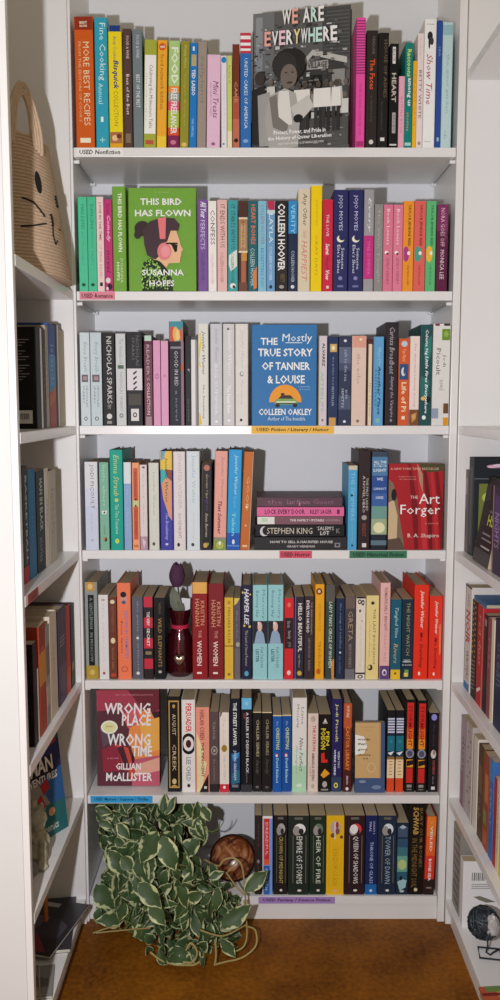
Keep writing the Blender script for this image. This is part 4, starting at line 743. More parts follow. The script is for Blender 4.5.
xmas = lambda: [r(0, .015, '#d8c88e'), t('CHRISTMAS', .16, .45, '#c9d08c', .38, .75, b=1), t('the', .08, .14, '#9fb4d0', .4, .65), e(.45, .52, .18, .028, '#b5402c'), e(.45, .525, .12, .018, '#efeae2'), t('David Baldacci', .56, .88, '#a9d0ea', .38, .66, b=1)]
B(k, 272.7, 281.6, 715, '#1c56a2', 'royal blue paperback next to a black paperback with cream top edge', xmas())
B(k, 282, 291.3, 715, '#1a4c96', 'royal blue paperback next to the white and mint hardcover', xmas())
B(k, 292.2, 306.8, 698, '#dcd9d5', 'white hardcover shading to mint green at its foot', [r(.55, .72, '#cfdcd0'), r(.72, 1, '#abd0b2'), t('Liane', .1, .28, '#7a736f', .62, .8), t('Moriarty', .07, .32, '#7a736f', .25, .48), t('Nine Perfect', .42, .78, '#4c4a48', .5, .75, i=1), t('Strangers', .5, .8, '#9aa39a', .2, .4, i=1), e(.5, .93, .2, .02, '#d5e2d5')], 'h')
B(k, 307.8, 318.2, 713.8, '#d8c5bb', 'pale rose paperback with red capitals on the sixth shelf', [e(.5, .07, .24, .04, '#b7a49b'), t('THE PATRON', .15, .48, '#b5413a', .45, .75, b=1), t('AMANDA PETERS', .5, .86, '#5f4d4a', .4, .65, b=1), t('saint', .68, .8, '#b5413a', .2, .36), e(.5, .93, .16, .03, '#b7a49b')])
B(k, 318.9, 330.9, 714.5, '#17130f', 'black paperback with yellow title and red figure', [p([(.5, .05), (.65, .1), (.35, .1)], '#cfccc8'), r(.1, .12, '#9a9692', .3, .7), t('POISON', .18, .45, '#e0cc3c', .15, .55, b=1), t('PEN', .22, .4, '#e0cc3c', .6, .85, b=1), p([(.2, .5), (.45, .49), (.5, .58), (.75, .58), (.7, .62), (.2, .62)], '#d42a24'), p([(.15, .78), (.5, .7), (.95, .76), (.6, .8), (.4, .82)], '#e09a2c'), e(.5, .9, .2, .04, '#a9a6a2'), r(.96, .98, '#8f8b86', .2, .8)])
B(k, 331.5, 342.2, 699.5, '#262356', 'navy hardcover with yellow name and white block capitals', [t('Jodi Picoult', .05, .46, '#c2c084', .3, .62, b=1), t('WISH YOU', .56, .74, '#cfd8ee', .6, .78, b=1), t('WERE HERE', .54, .82, '#dbe2f2', .25, .42, b=1), r(.84, 1, '#32405c'), e(.45, .93, .2, .03, '#d3c86a'), e(.45, .93, .1, .016, '#32405c')], 'h')
B(k, 343, 352, 703.4, '#4a1f20', 'maroon hardcover with a rust orange upper half', [r(0, .28, '#b5532f', .05, .95), r(.28, .75, '#7d3524', .1, .9), t('FUTURE', .03, .16, '#e6c9ae', .35, .65, b=1), t('CASTOR LIBRARY', .26, .76, '#d9823c', .3, .72, b=1), t('KING MAO', .82, .92, '#d6c9c4', .4, .62, b=1), e(.5, .965, .16, .018, '#e2dedc')], 'h')
def words_art():
    return [r(0, 1, '#3f5378', 0, 1), r(0, .79, '#c2a06e', .0, .86), r(0, .79, '#b8965f', .8, .86), p([(0, .17), (.3, .2), (.4, .34), (.3, .44), (0, .46)], '#efe8da'), h('words', .22, .255, '#4a3a2c', .08, .5), h('that', .285, .32, '#4a3a2c', .08, .36), h('give', .37, .405, '#4a3a2c', .08, .42), h('choice', .44, .475, '#4a3a2c', .08, .52), h('to me', .5, .525, '#4a3a2c', .26, .44), h('THE LITTLE BOOK OF', .06, .075, '#96784c', .18, .66, 0), h('hope', .1, .118, '#96784c', .34, .5, 0), e(.55, .64, .14, .07, '#d2b486'), e(.55, .64, .11, .055, '#bf9d6a'), e(.25, .84, .12, .02, '#7c8aa6'), e(.72, .92, .16, .03, '#6f80a0')]
faceout(k, 355.4, 385.2, 725, '#2f4266', 'small tan and blue book facing out, propped before the shelf back', words_art(), .016, .012, 4.0, 0, 'p')
LAST[5] = ((386.4 - 250) / FOC * 2.08, 0, .3)
tri = lambda: [r(.09, .3, '#23263c')] + [r(.095 + .032 * j, .115 + .032 * j, '#c4c8dc', .08, .92) for j in range(6)] + [r(.31, .5, '#1f6a7d', .05, .95), e(.5, .38, .2, .02, '#2f8092'), r(.5, .57, '#16324a', .05, .95), p([(.1, .52), (.9, .5), (.5, .55)], '#e6e6e2'), r(.565, .6, '#8a6a3c', .05, .95), r(.6, .83, '#ecc9a0', .05, .95)] + [r(.62 + .04 * j, .63 + .04 * j, '#a8714a', .3, .7) for j in range(5)] + [r(.83, 1, '#d4481f', .05, .95)]
B(k, 386.9, 394.9, 710.5, '#16141c', 'teal, cream and orange banded paperback beside the small face-out book', tri(), D=.15)
B(k, 395.5, 403.9, 710.5, '#16141c', 'teal, cream and orange banded paperback beside a thick black and red hardcover', tri(), D=.15)
redb = lambda: [r(.03, .52, '#cf2a24', .18, .78), r(.38, .53, '#e08a2c', .18, .78), r(.3, .42, '#d85a26', .18, .78), t('STORMLIGHT', .06, .5, '#8a1a16', .3, .66, b=1), e(.48, .58, .38, .05, '#8d8fa3'), e(.48, .58, .26, .034, '#4f4c60'), r(.645, .73, '#e2982c', .18, .78), p([(.2, .66), (.78, .65), (.78, .7), (.2, .72)], '#22171a'), r(.74, .9, '#c32a26', .18, .78), r(.92, .95, '#8f8a88', .25, .7), r(.965, .98, '#6f6a68', .25, .7)]
B(k, 404.8, 415.6, 700, '#17120f', 'thick black hardcover with red and orange panels beside the banded pair', redb(), 'h', D=.17)
B(k, 416.5, 427.3, 700.8, '#17120f', 'thick black hardcover with red and orange panels beside the blue dot book', redb(), 'h', D=.17)
B(k, 428.6, 439.2, 713, '#1a171c', 'black paperback with a violet blue dot at the end of the sixth shelf', [r(0, 1, '#9a5a5a', .92, 1), e(.45, .055, .26, .04, '#8a8cd0'), t('the silent', .14, .42, '#3f3a42', .35, .6), e(.45, .52, .24, .055, '#cfc2bd'), e(.5, .5, .1, .03, '#8d6a66'), t('PATIENT', .6, .78, '#a84a50', .38, .6, b=1), t('alex', .8, .9, '#8a8488', .4, .58), r(.93, .97, '#c9c5c6', .3, .65)])

# ---- bottom shelf
k = 6
LAST[6] = ((253.8 - 250) / FOC * 2.12, 0, .3)
fant = lambda name, c, a: [r(.02, .05, '#5f5d58', .3, .7), e(.55, .17, .28, .07, a), e(.4, .19, .18, .06, '#8f8b88'), e(.62, .2, .12, .04, '#2a2628'), r(.25, .85, '#6f6a5c', .22, .25), r(.25, .85, '#6f6a5c', .84, .87), t(name, .26, .86, c, .4, .68), e(.55, .945, .1, .015, '#cfcac2')]
B(k, 254.8, 261.9, 815.8, '#2c2220', 'narrow dark brown book beside the amber bowl', [t('small gods', .1, .4, '#57463c', .35, .65), e(.5, .58, .2, .025, '#7d7280'), t('pratchett', .62, .8, '#55453c', .35, .65)])
B(k, 262.5, 272.5, 816.5, '#6f93cf', 'paperback with red upper spine and light blue lower spine', [r(0, .03, '#d9d6d6'), r(.03, .62, '#c02f2c', .15, .68), r(.55, .62, '#d0562a', .15, .68), t('DREADFUL', .08, .5, '#e6b9ae', .3, .55), r(.63, 1, '#2f5aa0', .1, .72), t('rain', .67, .8, '#a9c0e0', .3, .6), t('blue', .83, .95, '#a9c0e0', .3, .6), r(0, 1, '#d3d0d3', 0, .08)])
B(k, 273.5, 287.4, 815.8, '#1f1b1b', 'black paperback with gold title beside the red and blue spine', fant('CROWN OF MIDNIGHT', '#b3a258', '#a39f9c'))
B(k, 288.1, 308.9, 815.8, '#202823', 'thick blackish green paperback with white title, widest on the bottom shelf', fant('EMPIRE OF STORMS', '#d0d3cc', '#d8d8d4'))
B(k, 309.6, 325.6, 815.8, '#1e2a20', 'dark forest green paperback beside the yellow one', fant('HEIR OF FIRE', '#c3cdb8', '#5f6f60'))
B(k, 326.3, 344, 815.8, '#d4a81c', 'thick yellow paperback on the bottom shelf', [e(.5, .15, .3, .08, '#b59a8c'), e(.6, .12, .08, .04, '#8a3a34'), e(.62, .2, .12, .04, '#7a4a4a'), e(.35, .25, .12, .03, '#6f4a3a'), r(.08, .3, '#d8cfc4', .45, .5), e(.85, .27, .1, .02, '#6a3a30'), t('KINGDOM OF ASH', .42, .88, '#b08c14', .35, .65), r(.3, .9, '#c29a18', .15, .18), e(.5, .95, .14, .014, '#d8a08c')])
B(k, 344.6, 364.6, 815.8, '#2c1a1e', 'thick dark maroon paperback with a red and white emblem', fant('QUEEN OF SHADOWS', '#dcd6d6', '#cf3a3f') + [e(.45, .17, .2, .06, '#d8d3d3')])
B(k, 365.4, 377.3, 815.8, '#1a2350', 'indigo paperback with white capitals, bottom shelf', [t('SARAH J.', .07, .24, '#b3b8d2', .6, .78), t('MAAS', .08, .2, '#b3b8d2', .3, .5), t('THRONE OF GLASS', .33, .86, '#9fb4d8', .38, .66), r(.87, 1, '#1f5fa0'), e(.5, .95, .12, .016, '#c6d6ea')])
B(k, 377.8, 396, 815.8, '#1f2a3c', 'thick slate blue paperback with a white horse emblem', fant('TOWER OF DAWN', '#8fa3b4', '#c9d0d8'))
B(k, 396.4, 408.3, 823, '#1c2836', 'paperback with a glowing green seascape on its spine', [r(.06, .2, '#3f4f66', .1, .9), p([(.2, .06), (.5, .03), (.8, .06), (.5, .09)], '#9fb0c0'), r(.22, .34, '#2f4a66', .08, .92), r(.34, .5, '#3a6a74', .08, .92), r(.46, .68, '#5f9a8a', .08, .92), e(.5, .58, .36, .07, '#a9b878'), r(.68, .8, '#2a5668', .08, .92), p([(.1, .82), (.5, .78), (.9, .8), (.8, .9), (.3, .94)], '#8fb4bc'), e(.4, .77, .14, .03, '#16202c'), e(.5, .95, .2, .018, '#a3b0b8')])
B(k, 408.9, 424, 804, '#17120e', 'tall black hardcover with large bronze capitals', [t('SCHWAB', .04, .34, '#b5904f', .25, .62, b=1), t('BURY OUR BONES', .05, .7, '#7d6238', .68, .88), t('IN THE MIDNIGHT SOIL', .38, .92, '#7a5f36', .2, .55), e(.5, .945, .12, .02, '#c9b994')], 'h', 0)
B(k, 424.5, 435.2, 816.5, '#8c2a1c', 'orange red hardcover with white capitals at the end of the bottom shelf', [r(0, .25, '#d9742c', .08, 1), r(.25, .5, '#d65a26', .08, 1), r(.5, .8, '#cc3224', .08, 1), r(.8, 1, '#2a1c1a'), t('VEILED', .12, .45, '#ecd0bc', .42, .66, b=1), t('BONE SEA', .54, .82, '#f0e2da', .38, .66, b=1), t('THE', .06, .1, '#e0a070', .4, .6), r(.9, .92, '#7d706c', .25, .75)], 'h', 1.2)
# ------------------------------------------------------------------ books in the two side bookcases
NEAR = 1.5205
def side_row(k, sgn, inset, items, group, far=DF - .0107):
    """spines face the open middle; items run from the far panel towards the viewer for sgn=+1 (right), from near to far for -1 (left)"""
    global GAIN
    GAIN = 1.0
    X = RF + inset if sgn > 0 else LF - inset
    last = None
    for it in items:
        px0, px1, ytop, col, label, decor = it[:6]
        o = it[6] if len(it) > 6 else {}
        kind = o.get('kind', 'p'); XX = X + sgn * o.get('dx', 0)
        zb = SHZ[k] + .0004 + .0004
        # height at the middle of the spine, width along y at mid height
        pxm = (px0 + px1) / 2
        q = atX(pxm, ytop, XX); H = o.get('H') or q.z - zb
        pym = o.get('ym') or ytop + 50
        ya, yb = atX(px0, pym, XX).y, atX(px1, pym, XX).y
        lo, hi = min(ya, yb), max(ya, yb)
        if sgn > 0:
            hi = min(hi, far)
            if last is not None: hi = min(hi, last - .0005)
            lo = min(lo, hi - .005); last = lo
        else:
            if last is not None: lo = max(lo, last + .0005)
            hi = min(hi, far); hi = max(hi, lo + .004); last = hi
            if lo + .004 > far: print('LEFT ROW FULL', k, label, lo, hi)
        T = hi - lo
        M = Matrix.Translation((XX, (lo + hi) / 2, zb)) @ Matrix.Rotation(-sgn * pi / 2, 4, 'Z')
        book(M, T, H, o.get('D', min(.16, H * .68)), col, decor, label, group, kind)
lines = [K(r(.12 + .028 * i, .128 + .028 * i, '#8d8a86', .66, .9 - .05 * (i % 3))) for i in range(15) if i not in (3, 8)]
g = 'books in the bay below the rope basket'
side_row(2, -1, .022, [
    (36.5, 41.0, 328, '#191614', 'black paperback with a barcode on its back cover, nearest below the rope basket', lines + [K(r(.82, .95, '#dcd8d0', .70, .93))] + [K(r(.85, .91, '#3a3836', .75 + .017 * i, .757 + .017 * i + .004 * (i % 2))) for i in range(8)]),
    (41.3, 42.6, 329, '#d9d4c8', 'thin white booklet touching the black barcode paperback below the basket', []),
    (42.9, 46.0, 330, '#3a332e', 'dark brown paperback below the rope basket, before the grey beige one', [t('HISTORY', .2, .6, '#6f665c')]),
    (46.3, 48.9, 326, '#a39a8a', 'grey beige hardcover below the rope basket, beside the blue and red spine', [t('collected', .2, .7, '#7b7264')], {'kind': 'h'}),
    (49.2, 56.0, 324.5, '#34508f', 'hardcover with blue upper and rust red lower spine below the rope basket', [r(.3, .66, '#4d86b5'), r(.66, 1, '#a34a2c'), p([(0, .7), (.6, .62), (1, .6), (1, .72), (0, .8)], '#b8603a'), t('islands', .2, .6, '#7fa8cf')], {'kind': 'h'}),
    (56.3, 59.2, 325, '#3c3a3a', 'thin charcoal hardcover with a white edge below the rope basket', [r(0, 1, '#dedcda', .5, 1)], {'kind': 'h'}),
    (59.6, 66.0, 331, '#a5957c', 'plain beige hardcover at the far end below the rope basket', [t('plain', .4, .6, '#8d7e66')], {'kind': 'h'})], g)
g = 'books in the bay with the faded red label'
side_row(3, -1, .026, [
    (23, 28.4, 466, '#1d1a1c', 'black book with white lettering and red foot, nearest above the faded red label', [t('BASKETBALL', .08, .84, '#c9c5c2', .5, .8, b=1), r(.86, 1, '#b3252c')], {'kind': 'h', 'ym': 520}),
    (28.8, 36, 469, '#1f74a8', 'ocean blue paperback beside the black book with a red foot', [t('big blue', .2, .7, '#2f8ac0')], {'ym': 520}),
    (36.8, 45, 470, '#1c1719', 'black paperback with white capitals between ocean blue and cream spines', [t('MAN IN BLACK', .08, .6, '#cfcac6', .4, .75, b=1), t('stories', .66, .9, '#8d8884')], {'ym': 520}),
    (45.4, 48.9, 468, '#d3cabb', 'cream paperback behind the black one with white capitals', [t('essays', .3, .6, '#a89e8e')], {'ym': 515}),
    (49.6, 56.5, 470, '#b5aa98', 'pale beige hardcover at the far end above the faded red label', [t('letters', .2, .7, '#9a8f7c')], {'kind': 'h', 'ym': 515})], g)
g = 'books in the bay of the stepped heights'
side_row(4, -1, .012, [
    (33.5, 37.6, 641, '#1d1518', 'short black paperback, front of the stepped books above the comic', [], {'ym': 690, 'D': .11}),
    (38.0, 39.2, 668, '#e3ded3', 'thin white pamphlet beside the short black paperback', [], {'ym': 700}),
    (39.6, 46, 623, '#a8402a', 'rust red paperback with an orange glow on its spine', [r(.25, .55, '#cf8a2c'), t('fire', .1, .3, '#e0b06a'), r(.0, .2, '#8d3a24')], {'ym': 670}),
    (46.4, 49.8, 624, '#9a9488', 'grey mottled paperback beside the rust red one', [r(.2, .5, '#7a6a5c'), r(.6, .8, '#b8ada0')], {'ym': 670}),
    (50.2, 57.4, 612, '#d2c7b4', 'cream hardcover in the middle of the stepped books', [t('the prophet', .3, .7, '#b3a690')], {'kind': 'h', 'ym': 660}),
    (58.8, 66.2, 607, '#454252', 'slate violet hardcover beside a red spine above the comic', [r(.3, .31, '#a09dac', .2, .8), r(.34, .35, '#a09dac', .2, .8), r(.38, .39, '#a09dac', .2, .8), r(.6, 1, '#5c4f6c', .1, .9)], {'kind': 'h', 'ym': 650}),
    (66.6, 70.6, 605, '#b8352a', 'bright red hardcover near the far panel above the comic', [r(.7, 1, '#c94f24')], {'kind': 'h', 'ym': 650}),
    (71, 74.5, 603, '#1f1b1c', 'black hardcover touching the far panel above the comic', [r(.7, .8, '#8d7a60', .2, .8)], {'kind': 'h', 'ym': 650})], g)
g = 'books in the bay under the empty right bays'
side_row(3, 1, .02, [
    (463.3, 467.2, 469, '#6d5f60', 'thin mottled grey paperback against the end panel, beside a dark picture book', [r(.1, .3, '#a39894', .2, .8), r(.45, .8, '#4a3f40', .2, .8)], {'ym': 510}),
    (468.2, 473.5, 457, '#23272b', 'big dark picture book with yellow green panel and pink emblem on its cover', [r(.1, .9, '#4a4f52', .3, .7),
        F(r(0, .2, '#22262c', 0, 1)), F(e(.24, .085, .1, .018, '#c78fa8')), F(e(.3, .075, .09, .014, '#e6c9d6')), F(e(.2, .09, .05, .012, '#e0b8c8')), F(r(.205, .215, '#5d6468', 0, 1)), F(r(.26, .84, '#727a38', .06, .27)), F(r(.26, .55, '#161a1c', .36, .44)), F(e(.16, .4, .06, .05, '#b8c45c')), F(e(.2, .6, .07, .06, '#6f7c2c')), F(r(.84, .95, '#d9b23c', .04, .22))], {'kind': 'h', 'ym': 505, 'D': .19})], g)
def rleft(): pass
GAIN = 1.0
# a cover facing the room, leaning back, and the thick purple book nearer
Z3 = SHZ[3] + .0004
FM = Matrix.Translation((.4905 + .012, 1.873, Z3)) @ Matrix.Rotation(radians(10), 4, 'Y') @ Matrix.Rotation(pi, 4, 'Z') @ Matrix.Translation((.006, 0, 0))
book(FM, .012, .186, .12, '#1f1c1f', [t('HIS LAST', .2, .5, '#c9d23c', .2, .8, b=1), F(h('HS', .42, .55, '#c9d23c', .46, .84)), F(h('the', .36, .4, '#a9a6a8', .5, .66, 0)), F(r(.64, .66, '#8f8b8d', .3, .8)), F(r(.7, .72, '#8f8b8d', .3, .9)), F(r(.79, .81, '#bdb9bb', .35, .9)), F(p([(0, .84), (1, .84), (1, 1), (0, 1)], '#4a484c')), F(p([(.05, .1), (.3, .05), (.4, .25), (.1, .3)], '#3a3638'))], 'black paperback with yellow capitals, its cover turned to the room beside the purple hardcover', g)
book(Matrix.Translation((RF + .014, (1.742 + 1.675) / 2, Z3)) @ Matrix.Rotation(-pi / 2, 4, 'Z'), .067, .178, .15, '#3f3448', [r(0, 1, '#9a8088', 0, .16), r(.1, .6, '#5a3f7c', .25, .9), t('NIGHTS', .3, .7, '#b39ac0')], 'thick mauve and purple hardcover nearest in the bay under the empty ones', g, 'h')
g = 'books in the bay with the red lettered white spine'
HRED = atX(479.5, 605, RF + .02).z - SHZ[4]
side_row(4, 1, .02, [
    (464.3, 470.6, 584, '#d6d1cb', 'white hardcover edged black with big red letters, against the end panel', [r(0, 1, '#1b1a1c', 0, .12), r(0, .02, '#1b1a1c'), t('DAWN', .08, .2, '#8d8884', .4, .7), t('NOIR', .24, .56, '#b5303c', .2, .85, b=1), t('WRITERS', .62, .9, '#57534f', .35, .75), r(.93, 1, '#2f78b5', .1, .9)], {'kind': 'h', 'ym': 640}),
    (471.2, 476.2, 603, '#241d16', 'black book with a yellow checker pattern beside the red lettered spine', [e(.3 + .4 * (j % 2), .03 + j * .028, .16, .008, '#c2a040') for j in range(20)] + [p([(.1, .62 + .04 * j), (.9, .6 + .04 * j), (.9, .61 + .04 * j), (.1, .635 + .04 * j)], '#8d8478') for j in range(8)], {'ym': 650, 'H': HRED}),
    (476.6, 482.6, 605, '#b52630', 'red paperback with a pale stripe beside the yellow checker book', [r(0, 1, '#d97a6a', .86, 1), t('red dust', .1, .6, '#d99a94'), p([(.1, .86), (.7, .8), (.8, .82), (.2, .89)], '#ead8cc')], {'ym': 655, 'H': HRED}),
    (483, 486.6, 613, '#241e22', 'thin black paperback between the red and dusty rose spines', [r(.05, .12, '#8d8a86', .2, .8)], {'ym': 660}),
    (487, 490.4, 617, '#8a4a52', 'dusty rose paperback between thin black and ivory spines', [t('rose', .2, .5, '#b8858a')], {'ym': 665}),
    (490.8, 493.6, 618, '#d9d2b8', 'thin ivory paperback beside the navy hardcover in the side bay', [], {'ym': 665}),
    (494, 503, 620, '#222c4a', 'navy hardcover nearest in the bay of the red lettered spine', [t('ocean', .2, .6, '#5d6a8d')], {'kind': 'h', 'ym': 670})], g)
g = 'books in the bay above the barcode box'
side_row(5, 1, .02, [
    (460, 465.8, 716, '#a39498', 'grey mauve paperback against the end panel, above the barcode box', [t('dust', .2, .6, '#5f5055'), r(.6, 1, '#8d5a70', .2, .6)], {'ym': 770}),
    (466.2, 471.6, 722, '#b8afab', 'pale grey paperback with dark specks above the barcode box', [e(.3 + .4 * (j % 2), .1 + j * .08, .12, .012, '#6a6064') for j in range(10)], {'ym': 770}),
    (472, 476.8, 734, '#dad4ca', 'plain white paperback before the brown spines, above the barcode box', [r(0, 1, '#a39a90', 0, .2)], {'ym': 790}),
    (477.2, 482.4, 744, '#57402c', 'dark brown hardcover beside the plain white paperback above the barcode box', [r(.2, .5, '#7a5c3c', .2, .8), t('oak', .55, .8, '#9a8460')], {'kind': 'h', 'ym': 800}),
    (482.8, 488, 752, '#97492c', 'reddish brown paperback with orange patches beside a blue spine', [r(.2, .5, '#c2784a', .3, .9), r(.6, .75, '#7f8a4c', .1, .7), r(.8, .95, '#b8603a', .2, .9)], {'ym': 810}),
    (488.4, 492.4, 757, '#3f6ab0', 'cornflower blue paperback between reddish brown and crimson spines', [r(0, .22, '#2f8ad0'), t('river', .3, .7, '#8fb0e0')], {'ym': 820}),
    (492.8, 495.6, 775, '#a32d30', 'crimson paperback beside the cornflower blue one in the side bay', [], {'ym': 830}),
    (496, 498.8, 778, '#d8cbae', 'cream paperback with dark type beside the lemon yellow spine', [t('a short history', .1, .8, '#5f5648')], {'ym': 830}),
    (499.2, 504, 785, '#d3c420', 'lemon yellow paperback nearest in the bay above the barcode box', [], {'ym': 830})], g)
side_row(6, 1, .012, [
    (452.5, 459.5, 826, '#8d8984', 'grey mottled paperback against the end panel beside the barcode box', [r(.02 + j * .05, .045 + j * .05, '#6f6b68' if j % 2 else '#a8a39c', .1 + .1 * (j % 3), .9) for j in range(19)], {'ym': 875, 'H': .205, 'D': .09})], 'things on the lowest shelf beside the floor')

# white box with a barcode
yb = 1.872
a = atZ(463, 928, SHZ[6]); x0 = (462.5 - 250) / FOC * (yb * cos(PITCH) + (EYE - SHZ[6] - .07) * sin(PITCH))
GAIN = 1.0
book(Matrix.Translation((x0, yb + .026, SHZ[6] + .0004)) @ Matrix.Rotation(-pi / 2, 4, 'Z') @ Matrix.Translation((.013, 0, 0)), .026, .162, .1, '#e4e2e4', 'white book with barcode and small leaf drawing behind the wire ornament', [F(r(.17, .29, '#6f6c6c', .2 + .045 * i, .22 + .045 * i + .01 * (i % 2))) for i in range(7)] + [F(r(.34 + .03 * i, .352 + .03 * i, '#9a9796', .2, .78 - .1 * (i % 2))) for i in range(3)] + [F(p([(.25, .53), (.4, .52), (.62, .57), (.78, .61), (.55, .62), (.38, .58)], '#7a7668')), F(r(.78, .8, '#a8a5a4', .15, .5))], 'things on the lowest shelf beside the floor', 'p')

# ------------------------------------------------------------------ the comic turned towards the viewer, and its neighbours
Z5 = SHZ[5] + .0004
pr = atZ(68.3, 826.5, Z5); pl = atZ(48, 838.5, Z5)
d = (pr - pl); d.z = 0; d.normalize()
wid = .155
lower_left = pr - d * wid
ang = atan2(d.y, d.x)
cm = [F(r(0, 1, '#1d3560', 0, 1)), F(r(0, .14, '#1d5a5a', .5, 1)), F(p([(.3, .1), (.9, .04), (.95, .16), (.4, .24)], '#a8322c')), F(h('THE', .07, .12, '#e0a89a', .62, .86)),
      F(p([(0, .28), (1, .18), (1, .5), (0, .55)], '#2a2c62')), F(p([(0, .5), (.55, .42), (.75, .7), (.6, 1), (0, 1)], '#8f8b80')), F(p([(.5, .45), (1, .4), (1, .75), (.8, .8)], '#2f5a8c')), F(p([(.62, .7), (1, .72), (1, 1), (.5, 1)], '#2a6468')),
      F(p([(.02, .36), (.86, .25), (.88, .42), (.04, .52)], '#17151a')), F(h('MAN', .26, .4, '#e6e2dc', .4, .84, 1)), F(h('ADVENTURES', .42, .49, '#dcd8d2', .2, .9, 1, .2)),
      F(p([(.55, .5), (.7, .46), (.72, .56), (.6, .6)], '#b02a30')), F(p([(.4, .66), (.55, .58), (.62, .7), (.5, .76)], '#b3262c')), F(e(.45, .8, .12, .06, '#4a2a22')), F(e(.72, .78, .06, .04, '#d39a6a')), F(h('comics', .88, .95, '#b9c9c0', .55, .82, 1, .2))]
M = Matrix.Translation(lower_left + Vector((-d.y, d.x, 0)) * .004) @ Matrix.Rotation(ang, 4, 'Z') @ Matrix.Rotation(radians(-7), 4, 'X') @ Matrix.Rotation(-pi / 2, 4, 'Z') @ Matrix.Translation((.002, 0, 0))
book(M, .004, .238, wid, '#23305c', cm, 'colourful comic book facing out on the narrow side shelf', 'things on the comic shelf', 'p', name='comic_book')

# grey green stone figure in front of the comic
stone = mat('#a3a08a', .85, .15, 'mottle', 1.0)
c0 = atZ(41, 862, Z5)
fig = empty('stone_figurine', (c0.x - .012, c0.y, Z5), 'lumpy grey green stone figurine crouching before the comic', 'figurine')
def lump(parts, name, parent, seed):
    bm = bmesh.new()
    for (x, y, z, rx, ry, rz) in parts:
        res = bmesh.ops.create_icosphere(bm, subdivisions=3, radius=1)
        for v in res['verts']: v.co = Vector((x + v.co.x * rx, y + v.co.y * ry, z + v.co.z * rz))
    me = bpy.data.meshes.new(name); bm.to_mesh(me); bm.free()
    o = bpy.data.objects.new(name, me); COL.objects.link(o); o.parent = parent
    rm = o.modifiers.new('join', 'REMESH'); rm.mode = 'VOXEL'; rm.voxel_size = .003
    dg = bpy.context.evaluated_depsgraph_get(); dg.update()
    me2 = bpy.data.meshes.new_from_object(o.evaluated_get(dg)); o.modifiers.clear(); o.data = me2; bpy.data.meshes.remove(me)
    for v in me2.vertices:
        nv = v.co + v.normal * (.0035 * mnoise.noise(v.co * 90 + Vector((seed, 0, 0))) + .002 * mnoise.noise(v.co * 240))
        v.co = nv
        if v.co.z < 0.0005: v.co.z = 0.0005
    me2.materials.clear(); me2.materials.append(stone)
    me2.polygons.foreach_set('use_smooth', [True] * len(me2.polygons)); return o
lump([(0, 0, .028, .026, .028, .03), (.002, -.002, .06, .02, .022, .026), (.008, -.01, .098, .02, .024, .02), (.016, -.026, .092, .012, .014, .011), (.0, .004, .12, .008, .007, .012), (.016, .0, .118, .006, .006, .012), (.02, -.018, .03, .01, .012, .03), (.018, .016, .03, .01, .012, .028), (.022, -.03, .008, .012, .012, .009), (-.012, .02, .012, .02, .016, .012)], 'body', fig, 3)
pb = atZ(37, 872, Z5)
peb = empty('pebble', (pb.x - .01, pb.y - .01, Z5), 'small smooth grey pebble near the stone figurine', 'pebble')
mb = MB(); mb.ball((0, 0, .013), .016, mat('#77736c', .7, .2, 'mottle', 1.0), 20, 1, 1.1, .8, .3, 6, 2); mb.build('stone', peb, True)

# ------------------------------------------------------------------ magazines and the book stand on the lowest left shelf
Z6 = SHZ[6] + .0004
a = atZ(89.5, 909, Z6 + .012); b = atZ(51, 899, Z6 + .012)
def magazine(cx, cy, z, w, l, ang, thick, cols, label, txt):
    root = empty('magazine', Matrix.Translation((cx, cy, z)) @ Matrix.Rotation(ang, 4, 'Z'), label, 'magazine', 'magazines lying on the lowest side shelf')
    m = MB(); m.box(-w / 2, w / 2, -l / 2, l / 2, .0004, thick - .0003, mat('#c9c3b6', .7, .1, 'paper', 1.0)); m.build('page_block', root)
    m = MB(); cv = mat(cols[0], .3, .5, 'print', 1.0)
    m.box(-w / 2 - .001, w / 2 + .001, -l / 2 - .001, l / 2 + .001, thick - .0003, thick, cv); m.box(-w / 2 - .001, w / 2 + .001, -l / 2 - .001, l / 2 + .001, 0, .0004, cv)
    m.box(-w / 2 - .0015, -w / 2 - .0002, -l / 2, l / 2, 0, thick, cv)
    put_print(m, lambda u, v, off: (-w / 2 + u * w, l / 2 - v * l, thick + off), [
        p([(0, .3), (.5, .2), (1, .45), (1, .7), (.3, .65)], cols[1]), p([(.1, .7), (.6, .66), (.9, .95), (.2, .96)], cols[2]), p([(.2, .3), (.6, .34), (.5, .6), (.25, .55)], cols[3]), r(.06, .14, cols[4], .1, .6), r(.9, .93, cols[4], .1, .5)], 1.0)
    m.build('cover', root)
magazine(LF - .092, 1.872, Z6, .165, .205, radians(8), .008, ['#3a3640', '#5d5a60', '#2a262c', '#77747a', '#8d8a90'], 'dark magazine at the bottom of the loose pile on the lowest side shelf', 'WORLDS')
magazine(LF - .086, 1.862, Z6 + .0085, .16, .2, radians(-14), .006, ['#2b2830', '#4a4650', '#8a3a40', '#6a6670', '#b5aeb0'], 'glossy black magazine with a red streak on top of the loose pile', 'NIGHT')
a = atZ(46, 917, Z6 + .017)
M = Matrix.Translation((LF - .045, 1.70, Z6 + .0005)) @ Matrix.Rotation(radians(10), 4, 'Z')
magazine(LF - .075, 1.672, Z6, .13, .1, radians(10), .005, ['#8d8b88', '#6f6d6a', '#a8a5a0', '#5a5856', '#c9c6c0'], 'grey printed leaflet lying before the dark magazines', 'NOTES')
# orange pencil case roll leaning in the corner
oc = empty('orange_tube', (LF - .071, 1.875, Z6 + .0148), 'slim orange cardboard tube standing on the loose magazines', 'tube')
m = MB(); m.lathe([(.003, 0), (.0052, .0005), (.0052, .088), (.0046, .0893), (.0044, .02)], mat('#c2703a', .6, .2, 'print', 1.0), 20); m.build('tube_wall', oc, True)
